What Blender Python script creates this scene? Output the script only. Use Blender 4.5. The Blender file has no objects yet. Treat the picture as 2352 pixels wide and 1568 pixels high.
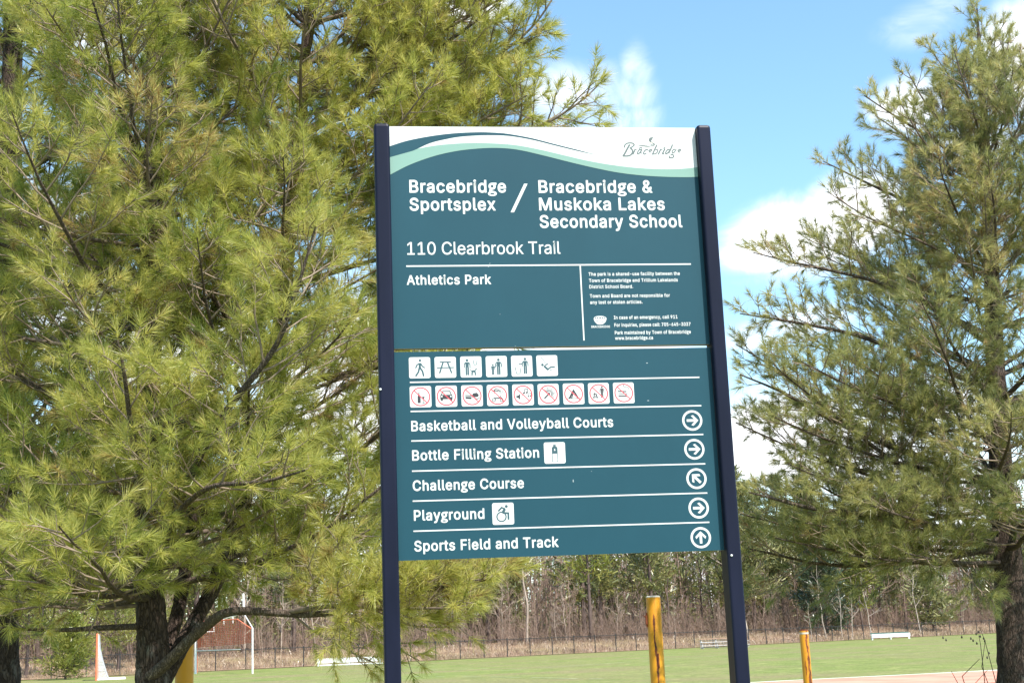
import bpy, math, random
import numpy as np
from mathutils import Vector, Matrix
from mathutils.geometry import tessellate_polygon

# ------------------------------------------------------------------ camera, sky, sun, exposure
scene = bpy.context.scene
EYE = np.array([0.0, 0.0, 1.5])
FPX = 3211.8                      # focal length in pixels of a 2352 px wide frame
PITCH, ROLL = math.radians(12.057), math.radians(-2.298)
fw = np.array([0, math.cos(PITCH), math.sin(PITCH)])
r0 = np.array([1.0, 0, 0]); u0 = np.cross(r0, fw)
CR = math.cos(ROLL) * r0 + math.sin(ROLL) * u0
CU = -math.sin(ROLL) * r0 + math.cos(ROLL) * u0

cam = bpy.data.cameras.new("camera")
cam.sensor_fit = 'HORIZONTAL'; cam.sensor_width = 36.0
cam.lens = FPX * 36.0 / 2352.0
cam.clip_start = 0.1; cam.clip_end = 6000
camo = bpy.data.objects.new("camera", cam)
scene.collection.objects.link(camo)
mw = Matrix.Identity(4)
for i in range(3):
    mw[i][0] = CR[i]; mw[i][1] = CU[i]; mw[i][2] = -fw[i]; mw[i][3] = EYE[i]
camo.matrix_world = mw
scene.camera = camo

def ray(x, y):
    d = fw + CR * (x - 1176) / FPX - CU * (y - 784) / FPX
    return d
def at(x, y, Y):                  # the point of the line of sight through (x, y) at distance Y along the ground
    d = ray(x, y)
    return EYE + d * (Y / d[1])

SUN_AZ, SUN_EL = 38.0, 52.0       # degrees right of straight behind the camera, and above the horizon
SUN = np.array([math.sin(math.radians(SUN_AZ)) * math.cos(math.radians(SUN_EL)),
                -math.cos(math.radians(SUN_AZ)) * math.cos(math.radians(SUN_EL)), math.sin(math.radians(SUN_EL))])
sl = bpy.data.lights.new("sun", 'SUN'); sl.energy = 5.0; sl.angle = math.radians(0.53); sl.color = (1.0, 0.95, 0.87)
so = bpy.data.objects.new("sun", sl); scene.collection.objects.link(so)
so.rotation_euler = Vector(SUN).to_track_quat('Z', 'Y').to_euler()
so.location = (20, -30, 40)

world = bpy.data.worlds.new("World"); scene.world = world; world.use_nodes = True
def build_world():
    nt = world.node_tree; N = nt.nodes; L = nt.links
    for n in list(N): N.remove(n)
    out = N.new('ShaderNodeOutputWorld'); bg = N.new('ShaderNodeBackground'); bg.inputs[1].default_value = 0.14
    sky = N.new('ShaderNodeTexSky'); sky.sky_type = 'NISHITA'; sky.sun_disc = False
    sky.sun_elevation = math.radians(SUN_EL); sky.sun_rotation = math.radians(180 - SUN_AZ)
    sky.air_density = 1.0; sky.dust_density = 0.35; sky.ozone_density = 2.2
    tc = N.new('ShaderNodeTexCoord')
    def math_(op, a, b=None, clamp=False):
        m = N.new('ShaderNodeMath'); m.operation = op; m.use_clamp = clamp
        for i, v in enumerate((a, b)):
            if v is None: continue
            if isinstance(v, (int, float)): m.inputs[i].default_value = v
            else: L.new(v, m.inputs[i])
        return m.outputs[0]
    # fractal noise, stretched sideways a little
    mp = N.new('ShaderNodeMapping'); mp.inputs['Scale'].default_value = (13, 13, 17); mp.inputs['Location'].default_value = (3.1, 0.4, 1.7)
    L.new(tc.outputs['Generated'], mp.inputs[0])
    nz = N.new('ShaderNodeTexNoise'); nz.inputs['Scale'].default_value = 1.0; nz.inputs['Detail'].default_value = 9; nz.inputs['Roughness'].default_value = 0.58
    nz.inputs['Distortion'].default_value = 0.8
    L.new(mp.outputs[0], nz.inputs['Vector'])
    mp2 = N.new('ShaderNodeMapping'); mp2.inputs['Scale'].default_value = (3, 3, 8)
    L.new(tc.outputs['Generated'], mp2.inputs[0])
    nz2 = N.new('ShaderNodeTexNoise'); nz2.inputs['Scale'].default_value = 1.0; nz2.inputs['Detail'].default_value = 7
    L.new(mp2.outputs[0], nz2.inputs['Vector'])
    cov = None
    for (px, py, rx, ry, s) in CLOUDS:
        d = ray(px, py); d = d / np.linalg.norm(d)
        sub = N.new('ShaderNodeVectorMath'); sub.operation = 'SUBTRACT'
        L.new(tc.outputs['Generated'], sub.inputs[0]); sub.inputs[1].default_value = tuple(d)
        mul = N.new('ShaderNodeVectorMath'); mul.operation = 'MULTIPLY'
        L.new(sub.outputs[0], mul.inputs[0]); mul.inputs[1].default_value = (FPX / rx, 0.8, FPX / ry)
        ln = N.new('ShaderNodeVectorMath'); ln.operation = 'LENGTH'; L.new(mul.outputs[0], ln.inputs[0])
        mr = N.new('ShaderNodeMapRange'); mr.interpolation_type = 'SMOOTHSTEP'
        mr.inputs['From Min'].default_value = 1.6; mr.inputs['From Max'].default_value = 0.25
        mr.inputs['To Min'].default_value = 0; mr.inputs['To Max'].default_value = s
        L.new(ln.outputs['Value'], mr.inputs['Value'])
        cov = mr.outputs[0] if cov is None else math_('MAXIMUM', cov, mr.outputs[0])
    rest = N.new('ShaderNodeMapRange'); rest.inputs['From Min'].default_value = 0.52; rest.inputs['From Max'].default_value = 0.7
    rest.inputs['To Max'].default_value = 0.75; L.new(nz2.outputs[0], rest.inputs['Value'])
    # the rest of the sky (outside the view) keeps scattered cloud too: it starts to the sides and behind
    sx = N.new('ShaderNodeSeparateXYZ'); L.new(tc.outputs['Generated'], sx.inputs[0])
    front = N.new('ShaderNodeMapRange'); front.inputs['From Min'].default_value = 0.75; front.inputs['From Max'].default_value = 0.4
    L.new(sx.outputs['Y'], front.inputs['Value'])
    rest2 = math_('MULTIPLY', rest.outputs[0], front.outputs[0])
    cov = math_('MAXIMUM', cov, rest2)
    det = math_('MULTIPLY', math_('SUBTRACT', nz.outputs[0], 0.5), 3.0)
    v = math_('ADD', math_('MULTIPLY', cov, 1.0), math_('MULTIPLY', det, math_('ADD', math_('MULTIPLY', cov, 0.8), 0.12)))
    al = N.new('ShaderNodeMapRange'); al.interpolation_type = 'SMOOTHSTEP'
    al.inputs['From Min'].default_value = 0.12; al.inputs['From Max'].default_value = 0.95
    L.new(v, al.inputs['Value'])
    tint = N.new('ShaderNodeMix'); tint.data_type = 'RGBA'; tint.blend_type = 'MULTIPLY'; tint.inputs['Factor'].default_value = 1
    L.new(sky.outputs[0], tint.inputs['A']); tint.inputs['B'].default_value = SKY_TINT
    mix = N.new('ShaderNodeMix'); mix.data_type = 'RGBA'
    L.new(al.outputs[0], mix.inputs['Factor']); L.new(tint.outputs['Result'], mix.inputs['A']); 
    shade = N.new('ShaderNodeMix'); shade.data_type = 'RGBA'; L.new(nz2.outputs[0], shade.inputs['Factor']); shade.inputs['A'].default_value = CLOUD_COL; shade.inputs['B'].default_value = tuple(c * .8 for c in CLOUD_COL[:3]) + (1,)
    L.new(shade.outputs['Result'], mix.inputs['B'])
    L.new(mix.outputs['Result'], bg.inputs[0]); L.new(bg.outputs[0], out.inputs[0])
SKY_TINT = (1.12, 1.30, 1.24, 1)
CLOUD_COL = (7.6, 7.7, 7.9, 1)
# clouds, each a soft patch of sky: direction (as px of the 2352 px frame), half width, half height, density
CLOUDS = [(1250, 790, 380, 130, 0.95), (1850, 545, 165, 88, 1.0), (1970, 480, 120, 80, 0.95), (1735, 585, 95, 48, 0.8), (1760, 640, 90, 26, 0.4), (1760, 765, 130, 42, 0.75), (1860, 735, 110, 40, 0.65), (2090, 240, 90, 60, 0.8),
          (1800, 1020, 220, 125, 1.0), (2100, 1050, 300, 160, 0.9), (1462, 160, 42, 60, 0.37), (1440, 225, 75, 60, 0.38), (1400, 285, 130, 50, 0.5), (1290, 225, 120, 75, 0.5), (1380, 200, 70, 60, 0.36),
          (2110, 60, 100, 50, 0.48), (2180, 10, 70, 40, 0.4), (2350, 120, 100, 110, 1.0), (2230, 330, 110, 45, 0.5),
          (780, 900, 250, 260, 0.9), (450, 800, 260, 200, 0.9), (100, 650, 250, 250, 0.6), (1080, 20, 120, 40, 0.7), (640, 1200, 500, 120, 0.9),
          (1600, 1330, 900, 140, 0.95), (150, 1150, 500, 200, 0.7), (300, 60, 260, 120, 0.5)]
build_world()
scene.view_settings.view_transform = 'Standard'; scene.view_settings.look = 'None'
scene.view_settings.exposure = 0.85; scene.view_settings.gamma = 1.0; scene.view_settings.use_curve_mapping = False
scene.render.engine = 'CYCLES'
scene.cycles.max_bounces = 8; scene.cycles.diffuse_bounces = 4; scene.cycles.transmission_bounces = 6; scene.cycles.transparent_max_bounces = 12

# ------------------------------------------------------------------ helpers
def tag(o, label=None, cat=None, group=None, kind=None):
    if label: o['label'] = label
    if cat: o['category'] = cat
    if group: o['group'] = group
    if kind: o['kind'] = kind
    return o
def empty(name, loc=(0, 0, 0), rz=0.0, parent=None):
    o = bpy.data.objects.new(name, None); scene.collection.objects.link(o)
    o.location = loc; o.rotation_euler = (0, 0, rz); o.empty_display_size = 0.2
    if parent: o.parent = parent
    return o
class MB:
    """collects polygons and links them as one mesh object"""
    def __init__(s): s.v = []; s.f = []; s.m = []; s.n = 0
    def add(s, verts, faces, mi=0):
        verts = np.asarray(verts, float).reshape(-1, 3); b = s.n
        s.v.append(verts); s.n += len(verts)
        for f in faces: s.f.append([b + i for i in f]); s.m.append(mi)
    def box(s, lo, hi, mi=0, rot=None):
        x0, y0, z0 = lo; x1, y1, z1 = hi
        v = np.array([(x0,y0,z0),(x1,y0,z0),(x1,y1,z0),(x0,y1,z0),(x0,y0,z1),(x1,y0,z1),(x1,y1,z1),(x0,y1,z1)], float)
        if rot is not None: v = v @ np.asarray(rot).T
        s.add(v, [(0,3,2,1),(4,5,6,7),(0,1,5,4),(1,2,6,5),(2,3,7,6),(3,0,4,7)], mi)
    def tube(s, pts, rad, n=8, mi=0, caps=True):
        pts = np.asarray(pts, float); k = len(pts)
        rad = np.full(k, rad, float) if np.isscalar(rad) else np.asarray(rad, float)
        t = np.gradient(pts, axis=0); t /= np.maximum(np.linalg.norm(t, axis=1, keepdims=True), 1e-9)
        a = np.array([0, 0, 1.0]) if abs(t[0, 2]) < .9 else np.array([1.0, 0, 0])
        ang = np.arange(n) * 2 * math.pi / n; V = []
        for i in range(k):
            x = a - np.dot(a, t[i]) * t[i]; x /= max(np.linalg.norm(x), 1e-9); y = np.cross(t[i], x); a = x
            V.append(pts[i] + rad[i] * (np.cos(ang)[:, None] * x + np.sin(ang)[:, None] * y))
        F = []
        for i in range(k - 1):
            for j in range(n):
                F.append((i*n+j, i*n+(j+1) % n, (i+1)*n+(j+1) % n, (i+1)*n+j))
        if caps: F.append(tuple(range(n))[::-1]); F.append(tuple((k-1)*n + j for j in range(n)))
        s.add(np.vstack(V), F, mi)
    def prism(s, loop, y0, y1, mi=0):       # loop in (x, z), extruded along y
        n = len(loop)
        V = [(x, y0, z) for x, z in loop] + [(x, y1, z) for x, z in loop]
        s.add(V, [tuple(range(n)), tuple(range(2*n-1, n-1, -1))] + [(i, n+i, n+(i+1) % n, (i+1) % n) for i in range(n)], mi)
    def build(s, name, mats, parent=None, smooth=False, loc=None):
        me = bpy.data.meshes.new(name)
        V = np.vstack(s.v) if s.v else np.zeros((0, 3))
        me.from_pydata(V.tolist(), [], s.f)
        if not isinstance(mats, (list, tuple)): mats = [mats]
        for m in mats: me.materials.append(m)
        if len(mats) > 1: me.polygons.foreach_set('material_index', np.array(s.m, dtype=np.int32))
        if smooth: me.polygons.foreach_set('use_smooth', np.ones(len(s.f), dtype=bool))
        me.update()
        o = bpy.data.objects.new(name, me); scene.collection.objects.link(o)
        if parent: o.parent = parent
        if loc is not None: o.location = loc
        return o
def copy_tree(o, parent=None):
    c = o.copy(); scene.collection.objects.link(c)
    if parent: c.parent = parent
    for ch in o.children: copy_tree(ch, c)
    return c

class Mat:
    """small wrapper to write node materials"""
    def __init__(s, name, rough=0.6, spec=0.4):
        s.m = bpy.data.materials.new(name); s.m.use_nodes = True; s.nt = s.m.node_tree
        s.b = s.nt.nodes['Principled BSDF']; s.b.inputs['Roughness'].default_value = rough
        s.b.inputs['Specular IOR Level'].default_value = spec
        s.o = s.nt.nodes['Material Output']; s.tc = None
    def new(s, t): return s.nt.nodes.new(t)
    def link(s, a, b): s.nt.links.new(a, b)
    def coord(s, scale=(1, 1, 1), which='Object'):
        if s.tc is None: s.tc = s.new('ShaderNodeTexCoord')
        mp = s.new('ShaderNodeMapping'); mp.inputs['Scale'].default_value = scale
        s.link(s.tc.outputs[which], mp.inputs[0]); return mp.outputs[0]
    def noise(s, vec, scale, detail=5, rough=0.55, dist=0.0):
        n = s.new('ShaderNodeTexNoise'); n.inputs['Scale'].default_value = scale; n.inputs['Detail'].default_value = detail
        n.inputs['Roughness'].default_value = rough; n.inputs['Distortion'].default_value = dist
        s.link(vec, n.inputs['Vector']); return n.outputs[0]
    def ramp(s, fac, stops):
        r = s.new('ShaderNodeValToRGB'); e = r.color_ramp.elements
        while len(e) < len(stops): e.new(0.5)
        for el, (p, c) in zip(e, stops):
            el.position = p; el.color = (*c, 1) if len(c) == 3 else c
        s.link(fac, r.inputs[0]); return r.outputs[0]
    def mix(s, fac, a, b, mode='MIX'):
        m = s.new('ShaderNodeMix'); m.data_type = 'RGBA'; m.blend_type = mode
        for sock, v in ((m.inputs['Factor'], fac), (m.inputs['A'], a), (m.inputs['B'], b)):
            if isinstance(v, (int, float)): sock.default_value = v
            elif isinstance(v, tuple): sock.default_value = (*v, 1) if len(v) == 3 else v
            else: s.link(v, sock)
        return m.outputs['Result']
    def color(s, c):
        if isinstance(c, tuple): s.b.inputs['Base Color'].default_value = (*c, 1)
        else: s.link(c, s.b.inputs['Base Color'])
        return s
    def bump(s, h, strength=0.4, dist=0.02):
        b = s.new('ShaderNodeBump'); b.inputs['Strength'].default_value = strength; b.inputs['Distance'].default_value = dist
        s.link(h, b.inputs['Height']); s.link(b.outputs[0], s.b.inputs['Normal']); return s

def plain(name, c, rough=0.55, var=0.12, scale=6.0, spec=0.4):
    M = Mat(name, rough, spec); n = M.noise(M.coord(), scale, 6)
    M.color(M.ramp(n, [(0.3, tuple(v * (1 - var) for v in c)), (0.7, tuple(min(1, v * (1 + var)) for v in c))])); return M.m

# ------------------------------------------------------------------ terrain
FIELD_Z = 0.40
FP = np.array([-9.8, 95.2]); FE = np.array([26.6, 20.0]); FE = FE / np.linalg.norm(FE); FN = np.array([-FE[1], FE[0]])   # fence line
def sstep(a, b, x):
    t = np.clip((x - a) / (b - a), 0, 1); return t * t * (3 - 2 * t)
def ground_z(x, y):
    x = np.asarray(x, float); y = np.asarray(y, float)
    off = (x - FP[0]) * FN[0] + (y - FP[1]) * FN[1]
    return FIELD_Z * sstep(10, 26, y) + 0.75 * sstep(0.5, 9, off) + 1.2 * sstep(8, 60, off) + 4.0 * sstep(35, 120, off) + 0.03 * np.sin(x * .35) * np.sin(y * .27) * sstep(60, 40, y)
def on_fence(s, off=0.0):
    p = FP + FE * s + FN * off
    return np.array([p[0], p[1], float(ground_z(p[0], p[1]))])

def grass_mat(name, cols, fine=38.0, rough=0.9):
    M = Mat(name, rough, 0.15)
    big = M.noise(M.coord((1, 1, 1)), 0.16, 4); mid = M.noise(M.coord((1, 1, 1)), 1.3, 6); sm = M.noise(M.coord((1, 1, 1)), fine * .25, 4)
    c = M.ramp(mid, [(0.3, cols[0]), (0.52, cols[1]), (0.72, cols[2])])
    c = M.mix(M.ramp(big, [(0.42, (0, 0, 0)), (0.66, (1, 1, 1))]), c, cols[3])
    c = M.mix(0.55, c, M.ramp(sm, [(0.3, (0.35, 0.35, 0.35)), (0.7, (1.5, 1.5, 1.4))]), 'MULTIPLY')
    vo = M.new('ShaderNodeTexVoronoi'); vo.inputs['Scale'].default_value = 0.85; M.link(M.coord(), vo.inputs['Vector'])
    dots = M.ramp(vo.outputs['Distance'], [(0.07, (.85, .85, .85)), (0.15, (0, 0, 0))])
    c = M.mix(dots, c, cols[4])
    M.color(c); M.bump(sm, 0.8, 0.05); return M.m
m_grass = grass_mat('field grass', [(0.122, 0.162, 0.040), (0.182, 0.215, 0.060), (0.255, 0.25, 0.10), (0.215, 0.19, 0.088), (0.42, 0.40, 0.15)])
m_dry = grass_mat('dry grass', [(0.22, 0.13, 0.085), (0.34, 0.225, 0.15), (0.45, 0.33, 0.22), (0.25, 0.20, 0.10), (0.5, 0.4, 0.28)])
m_track = plain('red track', (0.55, 0.255, 0.18), 0.95, 0.22, 1.1, 0.15)
m_line = plain('white line paint', (0.72, 0.72, 0.66), 0.8, 0.25, 2.0, 0.2)

def sheet(name, xs, ys, fz, mat):
    X, Y = np.meshgrid(xs, ys); Z = fz(X, Y)
    V = np.stack([X, Y, Z], -1).reshape(-1, 3); nx, ny = len(xs), len(ys)
    i, j = np.meshgrid(np.arange(ny - 1), np.arange(nx - 1), indexing='ij'); a = (i * nx + j).ravel()
    me = bpy.data.meshes.new(name); me.from_pydata(V.tolist(), [], np.stack([a, a + 1, a + nx + 1, a + nx], -1).tolist())
    me.polygons.foreach_set('use_smooth', np.ones(len(a), dtype=bool)); me.materials.append(mat); me.update()
    o = bpy.data.objects.new(name, me); scene.collection.objects.link(o); o['kind'] = 'structure'; return o
far = np.array([400, 700, 1200, 2500.0])
sheet('ground', np.concatenate([-far[::-1], np.arange(-220, 221, 4.0), far]), np.concatenate([-far[:2][::-1], np.arange(-120, 260, 3.0), far]), ground_z, m_grass)

def strip(name, ss, offs, mat, lift):      # a sheet laid along the fence line
    P = np.array([[np.append(FP + FE * s + FN * o, 0) for s in ss] for o in offs]); P[..., 2] = ground_z(P[..., 0], P[..., 1]) + lift
    nx, ny = len(ss), len(offs); i, j = np.meshgrid(np.arange(ny - 1), np.arange(nx - 1), indexing='ij'); a = (i * nx + j).ravel()
    me = bpy.data.meshes.new(name); me.from_pydata(P.reshape(-1, 3).tolist(), [], np.stack([a, a + 1, a + nx + 1, a + nx], -1).tolist())
    me.polygons.foreach_set('use_smooth', np.ones(len(a), dtype=bool)); me.materials.append(mat); me.update()
    o = bpy.data.objects.new(name, me); scene.collection.objects.link(o); o['kind'] = 'structure'; return o
rb = random.Random(5)
strip('dry_grass_bank', np.arange(-90, 121, 1.5), np.concatenate([np.arange(-0.6, 12, .8), np.arange(13, 110, 5.0)]), m_dry, 0.03)

# running track: a flat band whose far edge carries a pale kerb line
T0, T1 = at(1720, 1565, 30.2)[:2], at(2305, 1532, 33.0)[:2]; TE = (T1 - T0) / np.linalg.norm(T1 - T0); TN = np.array([-TE[1], TE[0]])
def track_strip(name, o0, o1, mat, lift):
    ss = np.arange(-60, 90, 1.0); P = np.array([[np.append(T0 + TE * s + TN * o, 0) for s in ss] for o in np.linspace(o0, o1, 5)])
    P[..., 2] = ground_z(P[..., 0], P[..., 1]) + lift; nx = len(ss)
    i, j = np.meshgrid(np.arange(4), np.arange(nx - 1), indexing='ij'); a = (i * nx + j).ravel()
    me = bpy.data.meshes.new(name); me.from_pydata(P.reshape(-1, 3).tolist(), [], np.stack([a, a + 1, a + nx + 1, a + nx], -1).tolist())
    me.materials.append(mat); me.update(); o = bpy.data.objects.new(name, me); scene.collection.objects.link(o); o['kind'] = 'structure'; return o
track_strip('running_track', -5.2, -0.02, m_track, 0.012)
track_strip('track_edge_line', -0.02, 0.2, m_line, 0.02)
# worn white lines on the playing field
def field_line(a, b, w=0.12):
    n = 24; a = np.array(a); b = np.array(b); d = (b - a) / np.linalg.norm(b - a); nrm = np.array([-d[1], d[0]]) * w / 2; m = MB()
    P = [a + (b - a) * t for t in np.linspace(0, 1, n)]
    for i in range(n - 1):
        if rb.random() < .3: continue
        q = [P[i] - nrm, P[i + 1] - nrm, P[i + 1] + nrm, P[i] + nrm]
        m.add([(x, y, float(ground_z(x, y)) + .012) for x, y in q], [(0, 1, 2, 3)])
    return m
lm = MB()
for a, b in (((780, 1538, 70), (1120, 1531, 74)), ((930, 1548, 62), (1480, 1553, 58)), ((1150, 1536, 72), (1700, 1499, 95)), ((1800, 1507, 66), (2100, 1497, 66))):
    A, B = at(*a)[:2], at(*b)[:2]
    A = at(a[0], a[1], 1.1 * FPX / (a[1] - (1470 - (a[0] - 1176) * .0401)))[:2]; B = at(b[0], b[1], 1.1 * FPX / (b[1] - (1470 - (b[0] - 1176) * .0401)))[:2]
    q = field_line(A, B, 0.11); lm.v += q.v; lm.f += [[i + lm.n for i in f] for f in q.f]; lm.m += q.m; lm.n += q.n
m_fline = plain('worn line paint', (0.34, 0.36, 0.22), 0.9, 0.3, 1.5, 0.1)
o = lm.build('field_lines', m_fline); o['kind'] = 'structure'

# ------------------------------------------------------------------ the sign
m_post = Mat('navy powder coat', 0.42, 0.16)
_n = m_post.noise(m_post.coord((1, 1, .25)), 9, 6)
m_post.color(m_post.ramp(_n, [(0.35, (0.0046, 0.0058, 0.0175)), (0.75, (0.0085, 0.010, 0.027))])); m_post = m_post.m
m_teal = Mat('teal vinyl', 0.5, 0.25)
_n = m_teal.noise(m_teal.coord((1, 1, .6)), 1.6, 7, .62)
m_teal.color(m_teal.ramp(_n, [(0.3, (0.0068, 0.048, 0.070)), (0.7, (0.0092, 0.0575, 0.083))])); m_teal = m_teal.m
m_white = plain('white vinyl', (0.58, 0.58, 0.575), 0.45, 0.02, 3)
m_mint = plain('mint vinyl', (0.175, 0.30, 0.255), 0.5, 0.03, 3)
m_ink = plain('dark pictogram ink', (0.030, 0.075, 0.092), 0.5, 0.05, 20)
m_black = plain('black pictogram ink', (0.030, 0.028, 0.034), 0.5, 0.05, 20)
m_red = plain('faded red vinyl', (0.56, 0.065, 0.085), 0.5, 0.1, 30)
m_grey = plain('grey logo ink', (0.10, 0.125, 0.125), 0.5, 0.05, 20)
m_sand = plain('sand logo ink', (0.62, 0.58, 0.48), 0.5, 0.05, 20)
m_alu = plain('bare aluminium edge', (0.42, 0.38, 0.33), 0.45, 0.15, 12)
m_rail = plain('brown rail', (0.13, 0.085, 0.055), 0.7, 0.3, 14)
m_bolt = plain('bright bolt', (0.75, 0.75, 0.75), 0.25, 0.05, 12, 0.6)

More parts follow.
